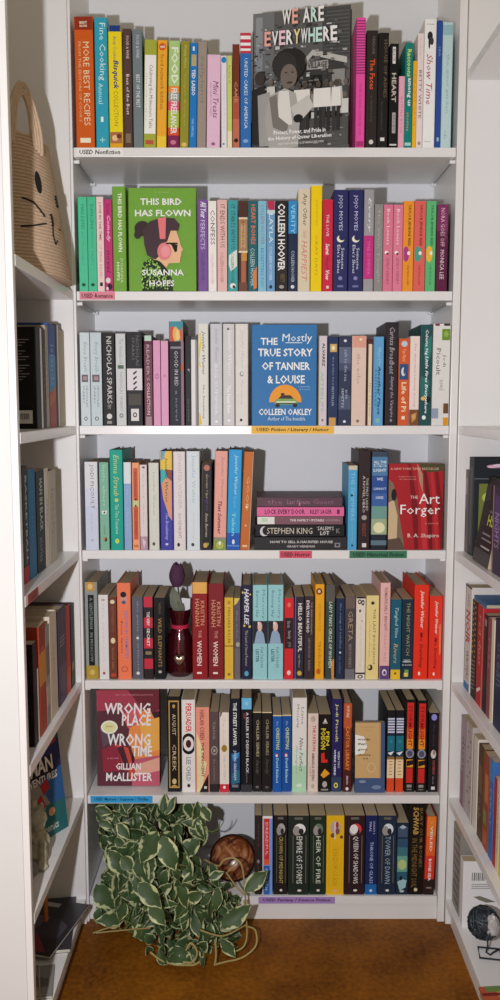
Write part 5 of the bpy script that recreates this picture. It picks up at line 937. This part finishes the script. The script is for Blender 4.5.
# thin metal easel near the wall end
ez = empty('wire_easel', (LF - .018, 1.60, Z6), 'thin silver wire easel standing near the wall end', 'easel')
m = MB(); mt = metal('#a8a7a2', .35)
m.tube([(0, 0, .0015), (0, 0, .085), (0, .004, .09), (-.006, .006, .09), (-.01, .004, .084), (-.012, -.0, .0015)], .0016, mt, 8)
m.tube([(0, 0, .0018), (.0, -.03, .0018), (-.04, -.03, .0018), (-.04, .02, .0018), (-.012, .02, .0018), (-.012, 0, .0018)], .0016, mt, 8); m.build('wire', ez, True)

# ------------------------------------------------------------------ rope basket with a cat face
Zb = SHZ[1] + .0004
rope = mat('#ccb298', .9, .1, 'rope', 1.0); black = mat('#241f1e', .7, .2, 'print', 1.0)
BC = Vector((-.497, 1.845, Zb)); BH = .275
def bag_pt(q, hh, off=0):
    f = hh / BH
    a_ = .118 - .030 * f; b_ = .139 - .024 * f
    n = 2 / 2.3
    cx = math.copysign(abs(cos(q)) ** n, cos(q)); sy = math.copysign(abs(sin(q)) ** n, sin(q))
    # slightly sunken front towards the top, tilted back
    return Vector((cx * (a_ + off) - .012 * f, sy * (b_ + off), hh + .03 * f * f * max(0, cos(min(pi / 2, abs(q % (2 * pi) - 1.0) * 2.2)))))
bag = empty('rope_basket', BC, 'tan coiled rope basket with a stitched cat face and loop handle on a shelf', 'basket')
m = MB(); m.smooth = True; N = 96; rows = 40; vs = []; fs = []
prof = []
for i in range(rows):
    for j, o in ((0, -.0016), (.35, .0012), (.65, .0012)): prof.append((BH * (i + j) / rows, o))
prof.append((BH, 0))
for hh, o in prof:
    for k in range(N): vs.append(bag_pt(2 * pi * k / N, max(.0006, hh), o))
R = len(prof)
for hh in (BH, .012):
    for k in range(N): vs.append(bag_pt(2 * pi * k / N, hh, -.008))
for i in range(R + 1):
    for k in range(N): fs.append((i * N + k, i * N + (k + 1) % N, (i + 1) * N + (k + 1) % N, (i + 1) * N + k))
fs.append(tuple(range(N - 1, -1, -1))); fs.append(tuple((R + 1) * N + k for k in range(N)))
m.add(vs, fs, rope); m.build('woven_body', bag, True)
def on_bag(px, py):
    best = None; d = ray(px, py).normalized(); o = Vector((0, 0, EYE)) - BC
    for i in range(0, 240):
        q = -pi / 2 + pi * i / 239
        for j in range(0, 60):
            v = bag_pt(q, BH * j / 59, .0005); w = v - o; e_ = (w - d * w.dot(d)).length
            tq = bag_pt(q + .01, BH * j / 59, .0005) - v; nn = Vector((tq.y, -tq.x, 0))
            if nn.dot(d) > 0: e_ += .05
            if best is None or e_ < best[0]: best = (e_, q, BH * j / 59)
    return best[1], best[2]
def stroke(name, pix, r_):
    pts = [on_bag(*q) for q in pix]; P = []
    for (q0, h0), (q1, h1) in zip(pts, pts[1:]):
        for s in range(8): P.append(bag_pt(q0 + (q1 - q0) * s / 8, h0 + (h1 - h0) * s / 8, .0015))
    P.append(bag_pt(*pts[-1], .0015)); m = MB(); m.tube(P, r_, black, 6); m.build(name, bag, True)
stroke('whisker', [(21.5, 197.5), (33, 203), (45, 215.5)], .0018)
stroke('whisker', [(20.5, 227), (33, 226), (45.5, 224.5)], .0018)
stroke('nose', [(50, 214.5), (51.5, 220), (52.7, 225)], .0026)
stroke('mouth', [(52.5, 226), (53, 234), (55.5, 244), (57, 241)], .0014)
stroke('mouth', [(59, 229.5), (59.6, 230.5)], .0014)
def eye(px, py, ru, rh):
    q, hh = on_bag(px, py); m = MB(); n = 20
    vs = [bag_pt(q, hh, .003)] + [bag_pt(q + ru * cos(2 * pi * k / n), hh + rh * sin(2 * pi * k / n), .0022) for k in range(n)]
    m.add(vs, [(0, 1 + k, 1 + (k + 1) % n) for k in range(n)], black); m.build('eye', bag)
eye(37.5, 183.5, .085, .022); stroke('eye', [(55, 196), (56, 203), (57, 208)], .003)
# pointed ear on the near rim and the flat loop handle
m = MB()
def strap(pts, w, th_, mat_):
    V = []; Fc = []
    for i, (c, t_) in enumerate(pts):
        c = Vector(c); a_ = Vector(t_).normalized() * w / 2; b_ = Vector((th_ / 2, 0, 0))
        V += [c - a_ - b_, c + a_ - b_, c + a_ + b_, c - a_ + b_]
    for i in range(len(pts) - 1):
        for k in range(4): Fc.append((4 * i + k, 4 * i + (k + 1) % 4, 4 * i + 4 + (k + 1) % 4, 4 * i + 4 + k))
    Fc += [(3, 2, 1, 0), tuple(4 * (len(pts) - 1) + k for k in range(4))]
    m.add(V, Fc, mat_)
p0 = bag_pt(radians(-68), BH - .03, .002); p1 = bag_pt(radians(-27), BH - .03, .002)
pts3 = []
for i in range(29):
    s_ = i / 28; pts3.append(p0.lerp(p1, s_) + Vector((0, 0, .112 * sin(pi * s_) ** .7)))
mid_ = (p0 + p1) / 2 + Vector((0, 0, .03))
for off_ in (-.0105, -.0035, .0035, .0105):
    m.tube([q_ + ((q_ - mid_) * Vector((1, 1, 1)).length).normalized() * off_ for q_ in pts3], .0042, rope, 8)
m.build('handle', bag, True)
# ------------------------------------------------------------------ dark red bottle vase with a cloth tulip
Z4 = SHZ[4]
vy = DF + .052
zcv = vy * cos(PITCH) + (EYE - Z4 - .06) * sin(PITCH)
vx = (180.2 - 250) / FOC * zcv
glass = bpy.data.materials.new('dark_red_glass'); glass.use_nodes = True; nt = glass.node_tree; bs = nt.nodes['Principled BSDF']
nzv = nt.nodes.new('ShaderNodeTexNoise'); nzv.inputs['Scale'].default_value = 30; rv = nt.nodes.new('ShaderNodeValToRGB')
rv.color_ramp.elements[0].color = (.030, .0025, .005, 1); rv.color_ramp.elements[1].color = (.075, .004, .012, 1)
nt.links.new(nzv.outputs['Fac'], rv.inputs['Fac']); nt.links.new(rv.outputs['Color'], bs.inputs['Base Color'])
bs.inputs['Roughness'].default_value = .12; bs.inputs['Coat Weight'].default_value = .5; bs.inputs['Transmission Weight'].default_value = .25
vase = empty('bottle_vase', (vx, vy, Z4 + .0003), 'dark red glass bottle vase with pink ribbon and silver heart charm between books', 'vase')
m = MB(); R0 = .0312
prof = [(.006, .0), (.026, .0), (R0 - .001, .004), (R0, .012), (R0, .062), (.0285, .08), (.0235, .095), (.0215, .104), (.0225, .112), (.0245, .122), (.0262, .132), (.0265, .137), (.0245, .1375), (.0225, .13), (.0195, .106), (.0265, .07), (.0285, .014), (.004, .008)]
prof = [(r_ * (.9 if .09 < z_ < .12 else 1), z_ * 1.19) for r_, z_ in prof]; m.lathe(prof, glass, 48); m.build('bottle', vase, True)
rib = mat('#c02a4c', .35, .5, 'print', 1.0)
m = MB()
m.lathe([(.0198, .1165), (.0226, .1175), (.0226, .1255), (.02, .1265)], rib, 40, None, False)
m.tube([(.002, -.0228, .121), (.006, -.025, .117), (.0, -.0262, .112), (-.004, -.025, .118), (.002, -.0234, .121)], .0016, rib, 8)
m.build('ribbon', vase, True)
m = MB(); bead = mat('#d0486a', .3, .5, 'print', 1.0)
chain = [(-.0005, -.0265 - .0009 * i, .11 - .0055 * i) for i in range(9)]
for j, c in enumerate(chain):
    rr = .0285 - .0
    y = c[1] - .0005 if c[2] > .085 else -(R0 + .0022)
    m.ball((c[0], y, c[2]), .0018, bead, 10)
m.build('bead_chain', vase, True)
m = MB(); silver = metal('#cfc6b8', .22)
n = 36; hp = []
for k in range(n):
    q = 2 * pi * k / n; hp.append((16 * sin(q) ** 3 / 16, (13 * cos(q) - 5 * cos(2 * q) - 2 * cos(3 * q) - cos(4 * q)) / 16))
HS = .0142; cz = .046; ycen = -(R0 + .0055)
vs = []
for lay, (sc_, yy) in enumerate(((.15, -.0042), (.6, -.0035), (.88, -.0018), (1, 0), (.88, .0018), (.6, .0035), (.15, .0042))):
    for hx, hz in hp: vs.append((hx * HS * sc_, ycen + yy, cz + hz * HS * sc_))
fs = []
for l in range(6):
    for k in range(n): fs.append((l * n + k, l * n + (k + 1) % n, (l + 1) * n + (k + 1) % n, (l + 1) * n + k))
fs += [tuple(range(n - 1, -1, -1)), tuple(6 * n + k for k in range(n))]
m.add(vs, fs, silver); m.tube([(0, ycen, cz + .0105), (0.0028, ycen, cz + .0155), (0, ycen, cz + .018), (-.0028, ycen, cz + .0155)], .0007, silver, 6, closed=True)
m.build('heart_charm', vase, True)
tul = empty('cloth_tulip', (vx, vy, Z4 + .0125), 'dusky purple cloth tulip with grey leaf standing in the dark red vase', 'flower')
m = MB(); m.tube([(0, 0, 0), (0, 0, .09), (-.001, 0, .155), (-.004, 0, .212)], .0022, mat('#59614e', .7, .2, 'print', 1.0), 10); m.build('stem', tul, True)
pet = mat('#54374f', .85, .15, 'rope', 1.0)
m = MB()
def petal(ang, r0, w, hgt, flare, zb):
    V = []; Fc = []; nu, nv = 7, 9
    for j in range(nv):
        s = j / (nv - 1); rad = r0 * (.35 + .75 * sin(pi * min(1, s * .9 + .08)) ** .8) + flare * s * s
        ww = w * (sin(pi * (.12 + .80 * s)) ** .7)
        for i in range(nu):
            a_ = ang + (i / (nu - 1) - .5) * ww / max(rad, .006)
            tip = .006 * (1 - abs(2 * i / (nu - 1) - 1)) * s
            V.append((rad * cos(a_), rad * sin(a_), zb + hgt * s + tip))
    for j in range(nv - 1):
        for i in range(nu - 1): Fc.append((j * nu + i, j * nu + i + 1, (j + 1) * nu + i + 1, (j + 1) * nu + i))
    m.add([(x - .006, y, z) for x, y, z in V], Fc, pet)
for j in range(3): petal(-pi / 2 + j * 2 * pi / 3 + .3, .0172, .04, .049, .002, .206)
for j in range(3): petal(-pi / 2 + j * 2 * pi / 3 + 1.35, .0155, .038, .053, .003, .207)
m.ball((-.006, 0, .212), .008, pet, 14, 1, 1, .8)
m.build('petals', tul, True)
m = MB(); lf = mat('#7d8274', .8, .15, 'rope', 1.0)
def blade(pts, w, mt_, mbx):
    V = []; Fc = []
    for i, (c, wd, tw) in enumerate(pts):
        c = Vector(c); V += [c + Vector((-wd * w, .003, 0)), c + Vector((0, -.003, 0)), c + Vector((wd * w, .003, 0))]
    for i in range(len(pts) - 1):
        for k in (0, 1): Fc.append((3 * i + k, 3 * i + k + 1, 3 * i + 4 + k, 3 * i + 3 + k))
    mbx.add(V, Fc, mt_)
blade([((-.002, -.006, .112), .3, 0), ((-.004, -.011, .145), .7, 0), ((-.008, -.02, .168), 1, 0), ((-.012, -.018, .19), .8, 0), ((-.014, -.012, .206), .1, 0)], .014, lf, m)
blade([((.003, -.006, .12), .3, 0), ((.002, -.012, .152), .9, 0), ((.0, -.0215, .168), .8, 0), ((-.003, -.026, .172), .1, 0)], .012, lf, m)
m.build('leaf', tul, True)
tg = empty('gift_tag', (vx + .0135, vy - .003, Z4 + .152), 'small white paper tag tucked into the neck of the dark red vase', 'tag')
m = MB(); m.add([(-.011, 0, 0), (.011, 0, .001), (.012, .004, .036), (-.009, .004, .038), (-.011, .0006, 0), (.011, .0006, .001), (.012, .0046, .036), (-.009, .0046, .038)], [(0, 1, 2, 3), (7, 6, 5, 4), (0, 4, 5, 1), (1, 5, 6, 2), (2, 6, 7, 3), (3, 7, 4, 0)], mat('#e3e1e6', .6, .2, 'print', 1.0)); m.build('paper', tg)

# ------------------------------------------------------------------ amber bowl standing on edge on the bottom shelf
Zs = SHZ[6]
by = DF + .1
zcb = by * cos(PITCH) + (EYE - Zs - .055) * sin(PITCH)
bx = (232.8 - 250) / FOC * zcb; br = .0575
bowlm = bpy.data.materials.new('amber_marbled_glaze'); bowlm.use_nodes = True; nt = bowlm.node_tree; bs = nt.nodes['Principled BSDF']
tc = nt.nodes.new('ShaderNodeTexCoord'); nzv = nt.nodes.new('ShaderNodeTexNoise'); nzv.inputs['Scale'].default_value = 26; nzv.inputs['Detail'].default_value = 6; nzv.inputs['Distortion'].default_value = 1.6
rv = nt.nodes.new('ShaderNodeValToRGB'); rv.color_ramp.elements[0].position = .36; rv.color_ramp.elements[0].color = (.07, .014, .006, 1); rv.color_ramp.elements[1].position = .7; rv.color_ramp.elements[1].color = (.62, .33, .15, 1)
e2 = rv.color_ramp.elements.new(.52); e2.color = (.27, .08, .028, 1)
nt.links.new(tc.outputs['Object'], nzv.inputs['Vector']); nt.links.new(nzv.outputs['Fac'], rv.inputs['Fac']); nt.links.new(rv.outputs['Color'], bs.inputs['Base Color']); bs.inputs['Roughness'].default_value = .25
bowl = empty('glazed_bowl', Matrix.Translation((bx, by - .03, Zs + .0004)) @ Matrix.Rotation(radians(-16), 4, 'X') @ Matrix.Translation((0, 0, br)) @ Matrix.Rotation(radians(90), 4, 'X'), 'amber brown glazed bowl tipped on its edge beside the trailing plant', 'bowl')
m = MB(); m.lathe([(.008, -.026), (.03, -.0245), (.046, -.015), (.055, 0.0), (br, .012), (br - .0005, .014), (br - .004, .012), (.05, -.0), (.042, -.011), (.027, -.02), (.005, -.0215)], bowlm, 56); m.build('bowl_body', bowl, True)
m = MB(); m.lathe([(br - .0045, .0122), (br - .002, .0155), (br + .0008, .0135), (br + .0006, .0105), (br - .001, .0105), (br - .0045, .0122)], mat('#2c1210', .3, .5, 'print', 1.0), 56, None, False); m.build('rim', bowl, True)

# ------------------------------------------------------------------ trailing variegated plant
rng = random.Random(11)
leafm = bpy.data.materials.new('variegated_leaf'); leafm.use_nodes = True; nt = leafm.node_tree; bs = nt.nodes['Principled BSDF']
uvn = nt.nodes.new('ShaderNodeUVMap'); uvn.uv_map = 'UVMap'; sp = nt.nodes.new('ShaderNodeSeparateXYZ'); nt.links.new(uvn.outputs['UV'], sp.inputs[0])
geo = nt.nodes.new('ShaderNodeTexCoord'); nz1 = nt.nodes.new('ShaderNodeTexNoise'); nz1.inputs['Scale'].default_value = 50; nz1.inputs['Detail'].default_value = 3; nt.links.new(geo.outputs['Object'], nz1.inputs['Vector'])
def math_(op, a, b):
    n_ = nt.nodes.new('ShaderNodeMath'); n_.operation = op
    for i, q in enumerate((a, b)):
        if isinstance(q, (int, float)): n_.inputs[i].default_value = q
        else: nt.links.new(q, n_.inputs[i])
    return n_.outputs[0]
ab = math_('ABSOLUTE', math_('SUBTRACT', sp.outputs['X'], .5), 0)
edge = math_('MULTIPLY', ab, 2)
tipd = math_('MULTIPLY', math_('POWER', sp.outputs['Y'], 5), .28)
tot = math_('ADD', math_('ADD', edge, tipd), math_('MULTIPLY', math_('SUBTRACT', nz1.outputs['Fac'], .5), 1.9))
cr = nt.nodes.new('ShaderNodeValToRGB'); cr.color_ramp.interpolation = 'LINEAR'
cr.color_ramp.elements[0].position = .74; cr.color_ramp.elements[0].color = (.050, .088, .032, 1); cr.color_ramp.elements[1].position = .9; cr.color_ramp.elements[1].color = (.50, .53, .30, 1)
nt.links.new(tot, cr.inputs['Fac'])
nz2 = nt.nodes.new('ShaderNodeTexNoise'); nz2.inputs['Scale'].default_value = 12; nt.links.new(geo.outputs['Object'], nz2.inputs['Vector'])
mxl = nt.nodes.new('ShaderNodeMix'); mxl.data_type = 'RGBA'; mxl.blend_type = 'MULTIPLY'; mxl.inputs['Factor'].default_value = .55
cr2 = nt.nodes.new('ShaderNodeValToRGB'); cr2.color_ramp.elements[0].position = .3; cr2.color_ramp.elements[0].color = (.55, .6, .6, 1); cr2.color_ramp.elements[1].position = .7; cr2.color_ramp.elements[1].color = (1.3, 1.25, 1.1, 1)
nt.links.new(nz2.outputs['Fac'], cr2.inputs['Fac']); nt.links.new(cr.outputs['Color'], mxl.inputs['A']); nt.links.new(cr2.outputs['Color'], mxl.inputs['B'])
nt.links.new(mxl.outputs['Result'], bs.inputs['Base Color']); bs.inputs['Roughness'].default_value = .5; bs.inputs['Specular IOR Level'].default_value = .3
leafm.use_backface_culling = False
PC = Vector((-.2, DF + .1, Zs))
plant = empty('potted_pothos', PC, 'bushy trailing pothos with cream edged green leaves spilling from the bottom shelf to the floor', 'plant')
FOL = MB(); FOL.smooth = True; FOL.uv = []
VIN = MB(); vine_g = mat('#5f6f3a', .7, .2, 'print', 1.0); vine_t = mat('#a3925c', .7, .2, 'print', 1.0)
wprof = [0, .55, .86, 1, .98, .84, .6, .3, 0]
def leaf(pos, nrm, tip, L, Wd, curl=.35, fold=.25):
    n_ = Vector(nrm).normalized(); t_ = Vector(tip); t_ = (t_ - n_ * t_.dot(n_)).normalized(); s_ = t_.cross(n_)
    base = len(FOL.v); V = []; ns = len(wprof); ac = (-1, -.8, -.4, 0, .4, .8, 1)
    wav = rng.uniform(0, 6)
    for i, w in enumerate(wprof):
        s = i / (ns - 1); ss = s
        for a_ in ac:
            wd = w * Wd / 2
            back = -.06 * L * (1 - abs(a_) ** 1) * 0 - (.07 * L if i <= 1 and abs(a_) > .3 else 0)
            z = fold * abs(a_) * wd - curl * L * ss * ss + .04 * L * sin(wav + s * 7) * abs(a_)
            V.append(Vector(pos) + t_ * (s * L * (1 - .15 * curl * s) + back) + s_ * (a_ * wd) + n_ * z); FOL.uv.append((.5 + a_ / 2, s))
    m_ = len(ac); fs = []
    for i in range(ns - 1):
        for k in range(m_ - 1): fs.append((i * m_ + k, i * m_ + k + 1, (i + 1) * m_ + k + 1, (i + 1) * m_ + k))
    # keep everything out of the boards and above the floor
    for v in V:
        if v.z < .004: v.z = .004 + rng.uniform(0, .002)
        if v.y > DF - .004:
            if v.z < Zs + .004: v.z = Zs + .004
            if v.z > SHZ[5] - SHT - .003: v.z = SHZ[5] - SHT - .003
            if v.x < XL + .004: v.x = XL + .004
            if v.y > DF + DEP - .006: v.y = DF + DEP - .006
        if v.x < LF + .004 and v.y < DF: v.x = LF + .004
    mxy = max(v.y for v in V); mnz = min(v.z for v in V); mxz = max(v.z for v in V)
    if mxy > DF - .004 and (mnz < Zs + .0045 or mxz > SHZ[5] - SHT - .0035):
        mny = min(v.y for v in V)
        if mny < DF - .004:
            for v in V: v.y -= mxy - DF + .0045
    if max(v.y for v in V) > DF - .004 and min(v.x for v in V) < XL + .0045:
        dx_ = XL + .0045 - min(v.x for v in V)
        for v in V: v.x += dx_
    FOL.add([v - PC for v in V], fs, leafm)
poly = [(98, 806), (118, 801), (150, 804), (160, 796), (178, 800), (192, 808), (202, 818), (204, 838), (205, 862), (218, 876), (232, 892), (238, 908), (234, 925), (238, 945), (215, 962), (190, 966), (165, 962), (148, 953), (138, 935), (120, 918), (105, 918), (100, 915), (98, 892), (106, 878), (110, 868), (102, 850), (97, 830)]
def inside(x, y):
    c = False; n_ = len(poly)
    for i in range(n_):
        x0, y0 = poly[i]; x1, y1 = poly[(i + 1) % n_]
        if (y0 > y) != (y1 > y) and x < (x1 - x0) * (y - y0) / (y1 - y0) + x0: c = not c
    return c
def dist_edge(x, y):
    b = 1e9; n_ = len(poly)
    for i in range(n_):
        a_ = Vector(poly[i]); c = Vector(poly[(i + 1) % n_]); q = Vector((x, y)); ac_ = c - a_
        s = max(0, min(1, (q - a_).dot(ac_) / ac_.length_squared)); b = min(b, (q - a_ - ac_ * s).length)
    return b
def bush_depth(px, py):
    """how far the front of the bush stands from the viewer: under the shelf it stays inside, lower down it spills forward"""
    d = min(1, dist_edge(px, py) / 30)
    if py < 845: return 2.05 - .1 * d * (py - 795) / 50
    if py < 905: return 1.97 - .10 * d * min(1, (py - 845) / 30 + .4)
    fz = atZ(px, min(py, 968), .012)
    return min(1.95, fz.y if py > 925 else 1.93) - .03 * d
cnt = 0; placed = []
while cnt < 460:
    px = rng.uniform(90, 248); py = rng.uniform(796, 966)
    if not inside(px, py): continue
    layer = rng.random()
    if layer > .45 and any((px - a_) ** 2 + (py - b_) ** 2 < 34 for a_, b_ in placed): continue
    Y = bush_depth(px, py) + (0 if layer > .45 else rng.uniform(.02, .09))
    if px > 192: Y = min(Y, 1.985)
    if layer > .45: placed.append((px, py))
    if len(placed) > 260: break
    pos = atY(px, py, Y)
    a_ = rng.gauss(-pi / 2, .85)
    nrm = Vector((rng.gauss(0, .6), -1, rng.gauss(.4, .55))); tip = Vector((cos(a_), rng.uniform(-.3, .1), sin(a_)))
    big = rng.random()
    L = rng.uniform(.034, .054) if big < .85 else rng.uniform(.058, .072)
    if px > 205 or py > 940: L *= .85
    pos = pos - tip.normalized() * L * .5
    leaf(pos, nrm, tip, L, L * rng.uniform(.55, .7), rng.uniform(.1, .75), rng.uniform(.1, .6))
    core = Vector((PC.x + (pos.x - PC.x) * .5, max(pos.y + .03, 1.9), max(.02, pos.z - .03)))
    cnt += 1
# particular leaves that stand out in the photograph
def lp(px0, py0, px1, py1, Y, Wf=.6, nrm=(-.1, -1, .4), curl=.2, fold=.2, dY=-.01):
    a_ = atY(px0, py0, Y); b_ = atY(px1, py1, Y + dY); L = (b_ - a_).length
    leaf(a_, nrm, b_ - a_, L, L * Wf, curl, fold)
for q in [(157, 833, 140, 864, 1.85, .62), (163, 838, 176, 871, 1.84, .6), (140, 884, 162, 908, 1.82, .6), (122, 858, 134, 870, 1.87, .9), (97, 886, 114, 910, 1.95, .75), (99, 908, 97, 926, 1.94, .55), (163, 812, 162, 797, 1.955, .55), (166, 814, 172, 799, 1.955, .5), (203, 807, 210, 822, 1.98, .7),
          (209, 878, 223, 873, 1.95, .55), (246, 890, 266, 873, 1.93, .55), (222, 927, 250, 908, 1.86, .5), (218, 888, 216, 912, 1.9, .5), (222, 940, 236, 958, 1.84, .55), (96, 808, 112, 814, 1.98, .6), (100, 822, 113, 828, 1.97, .6), (118, 824, 130, 840, 1.95, .6), (110, 852, 128, 876, 1.92, .6), (150, 905, 166, 926, 1.82, .6)]:
    lp(*q)
fo = FOL.build('foliage', plant, True)
# vines, petioles and the dry loops towards the right
def vine(pix, Yl, r_, m_, smooth_=6):
    P = [atY(x, y, Y_) for (x, y), Y_ in zip(pix, Yl)]; out = []
    n_ = len(P)
    for i in range(n_ - 1):
        p0 = P[max(0, i - 1)]; p1 = P[i]; p2 = P[i + 1]; p3 = P[min(n_ - 1, i + 2)]
        for s in range(smooth_):
            t_ = s / smooth_
            out.append(.5 * ((2 * p1) + (p2 - p0) * t_ + (2 * p0 - 5 * p1 + 4 * p2 - p3) * t_ * t_ + (3 * p1 - p0 - 3 * p2 + p3) * t_ ** 3))
    out.append(P[-1])
    for v in out:
        if v.z < .003: v.z = .003
        if v.y > DF - .004 and v.z < Zs + .005: v.y = DF - .004
        if v.y > DF - .004 and v.z > SHZ[5] - SHT - .005: v.z = SHZ[5] - SHT - .005
        if v.y < DF and v.x < LF + .005: v.x = LF + .005
    VIN.tube([v - PC for v in out], r_, m_, 6)
vine([(205, 860), (218, 866), (224, 860), (233, 858), (241, 864), (244, 880), (246, 905)], [1.99, 1.96, 1.955, 1.955, 1.95, 1.95, 1.94], .0022, vine_t)
vine([(228, 872), (233, 866), (238, 860)], [1.96] * 3, .0018, vine_t)
vine([(226, 872), (236, 886), (246, 896)], [1.955, 1.95, 1.945], .0019, vine_t)
vine([(245, 926), (255, 930), (256, 945), (245, 956), (230, 962), (214, 971)], [1.9, 1.88, 1.86, 1.85, 1.845, 1.83], .0021, vine_t)
vine([(200, 930), (222, 936), (240, 928), (247, 924)], [1.83, 1.85, 1.88, 1.9], .002, vine_t)
vine([(244, 900), (247, 930), (244, 946), (234, 952)], [1.94, 1.885, 1.86, 1.85], .0019, vine_t)
vine([(215, 940), (216, 955), (214, 970)], [1.83, 1.83, 1.83], .0024, vine_t)
vine([(150, 952), (165, 962), (190, 966), (205, 958)], [1.83] * 4, .0024, vine_t)
vine([(186, 950), (191, 943), (197, 952), (193, 962), (183, 962)], [1.82] * 5, .0022, vine_t)
vine([(150, 928), (125, 930), (96, 933)], [1.85, 1.89, 1.91], .0018, vine_t)
vine([(120, 926), (108, 928), (93, 933)], [1.9, 1.905, 1.91], .0017, vine_t)
vine([(112, 912), (122, 906), (132, 908), (126, 918)], [1.95, 1.94, 1.93, 1.92], .0014, vine_g)
vine([(203, 828), (213, 832), (219, 826), (220, 821)], [1.99] * 4, .0012, vine_g); vine([(208, 832), (217, 830), (223, 823), (224, 819)], [1.985] * 4, .001, vine_g)
vine([(105, 875), (112, 866), (120, 872)], [1.96, 1.95, 1.94], .0014, vine_g)
for j in range(40):                                    # stalks within the bush
    x = rng.uniform(112, 188); y = rng.uniform(825, 935)
    Yb = bush_depth(x, y) + .015
    vine([(x, y), (x + rng.uniform(-10, 10), y + rng.uniform(6, 14)), (x + rng.uniform(-16, 16), y + rng.uniform(16, 26))], [Yb + .03, Yb + .01, Yb], .0015, vine_g, 4)
VIN.build('vines', plant, True)
m = MB(); clay = mat('#8a5a42', .85, .15, 'print', 1.0)
m.lathe([(.03, .0005), (.044, .0005), (.058, .088), (.063, .089), (.063, .105), (.056, .105), (.053, .09), (.02, .088)], clay, 40); m.build('plant_pot', plant, True)
m = MB(); m.lathe([(.001, .0885), (.03, .0905), (.0515, .0895), (.05, .0882)], mat('#2c2018', .95, .1, 'mottle', 1.0), 30); m.build('soil', plant)

# ------------------------------------------------------------------ nest-like ornament on a wire stand, lowest right shelf
bc = atZ(488, 955, Zs); oc = Vector((bc.x, bc.y, Zs + .0008))
orn = empty('wire_ball_ornament', oc, 'dark woven ball ornament with glittering pale oval, on a black square wire stand', 'ornament')
wm = mat('#20242c', .45, .5, 'metal', 1.0); tw = mat('#2a3138', .6, .4, 'print', 1.0); tw2 = mat('#46525c', .5, .4, 'print', 1.0)
m = MB()
m.tube([(-.022, -.014, .0022), (.022, -.022, .0022), (.03, .016, .0022), (-.016, .024, .0022)], .0022, wm, 8, closed=True)
m.tube([(.03, .016, .0022), (.012, .004, .0022), (.004, -.004, .0022), (-.004, .002, .004), (0, .004, .02), (-.002, .002, .04)], .002, wm, 8); m.build('wire_stand', orn, True)
m = MB(); BCn = Vector((-.012, .0, .075)); rng2 = random.Random(3)
m.ball(BCn, .0315, tw, 28, 1, 1, .98, .25, 9)
for j in range(46):
    ax = Vector((rng2.gauss(0, 1), rng2.gauss(0, 1), rng2.gauss(0, 1))).normalized(); u_ = ax.orthogonal().normalized(); w_ = ax.cross(u_); off = rng2.uniform(-.016, .016); rr = sqrt(.0345 ** 2 - off * off)
    st_ = rng2.uniform(0, 6.3); ln = rng2.uniform(2, 5)
    m.tube([BCn + ax * off + u_ * (rr * (1 + .04 * sin(5 * a_ * ln / 12 + j)) * cos(st_ + ln * a_ / 12)) + w_ * (rr * sin(st_ + ln * a_ / 12)) for a_ in range(13)], .0013, rng2.choice([tw, tw2, wm, tw]), 5)
m.build('woven_ball', orn, True)
m = MB(); gl = mat('#b5b2b2', .35, .6, 'mottle', 1.0)
cc = BCn + Vector((.0125, -.0235, .008))
m.ball(cc, .019, gl, 26, .82, .8, 1.25, .22, 26, 5); m.build('pale_oval', orn, True)
# striped box beyond the ornament, nearest on the lowest shelf
a = atZ(484, 986, Zs + .02)
bxn = empty('patterned_box', Matrix.Translation((a.x + .05, a.y - .07, Zs)) @ Matrix.Rotation(radians(4), 4, 'Z'), 'low box with red and yellow printed lid, nearest on the lowest shelf', 'box')
m = MB(); m.box(-.055, .055, -.07, .07, .0003, .016, mat('#a8906c', .7, .2, 'print', 1.0), .001); m.build('tray', bxn)
m = MB(); m.box(-.057, .057, -.072, .072, .014, .02, mat('#b5583c', .6, .3, 'print', 1.0), .0008)
put_print(m, lambda u, v, off: (-.057 + .114 * u, .072 - .144 * v, .02 + off), [r(0, 1, '#d6b92c', .28, .6), r(0, .12, '#6f8a4a', .1, .9), e(.2, .4, .12, .1, '#d98a7a'), e(.75, .5, .16, .14, '#c9c0a4'), r(.14, .2, '#7a2c2c', 0, 1)], 1.0)
m.build('lid', bxn)
# thin blue booklet lying on the tops of the books under it
ys0 = atX(482, 650, RF + .02).y; ys1 = atX(472, 650, RF + .02).y
GAIN = 1.0
book(Matrix.Translation((RF + .024, (ys0 + ys1) / 2, SHZ[4] + .0012 + HRED + .004)) @ Matrix.Rotation(-pi / 2, 4, 'Z') @ Matrix.Rotation(-pi / 2, 4, 'Y') @ Matrix.Translation((0, 0, -.05)), .008, .1, .14, '#3f6fa0', [], 'thin blue booklet lying flat across the yellow checker and red books', 'books in the bay with the red lettered white spine')

bad = [l for l, n_ in LABELS.items() if len(n_) > 1 or not 4 <= len(l.split()) <= 16]
print('LABEL CHECK', len(LABELS), bad)
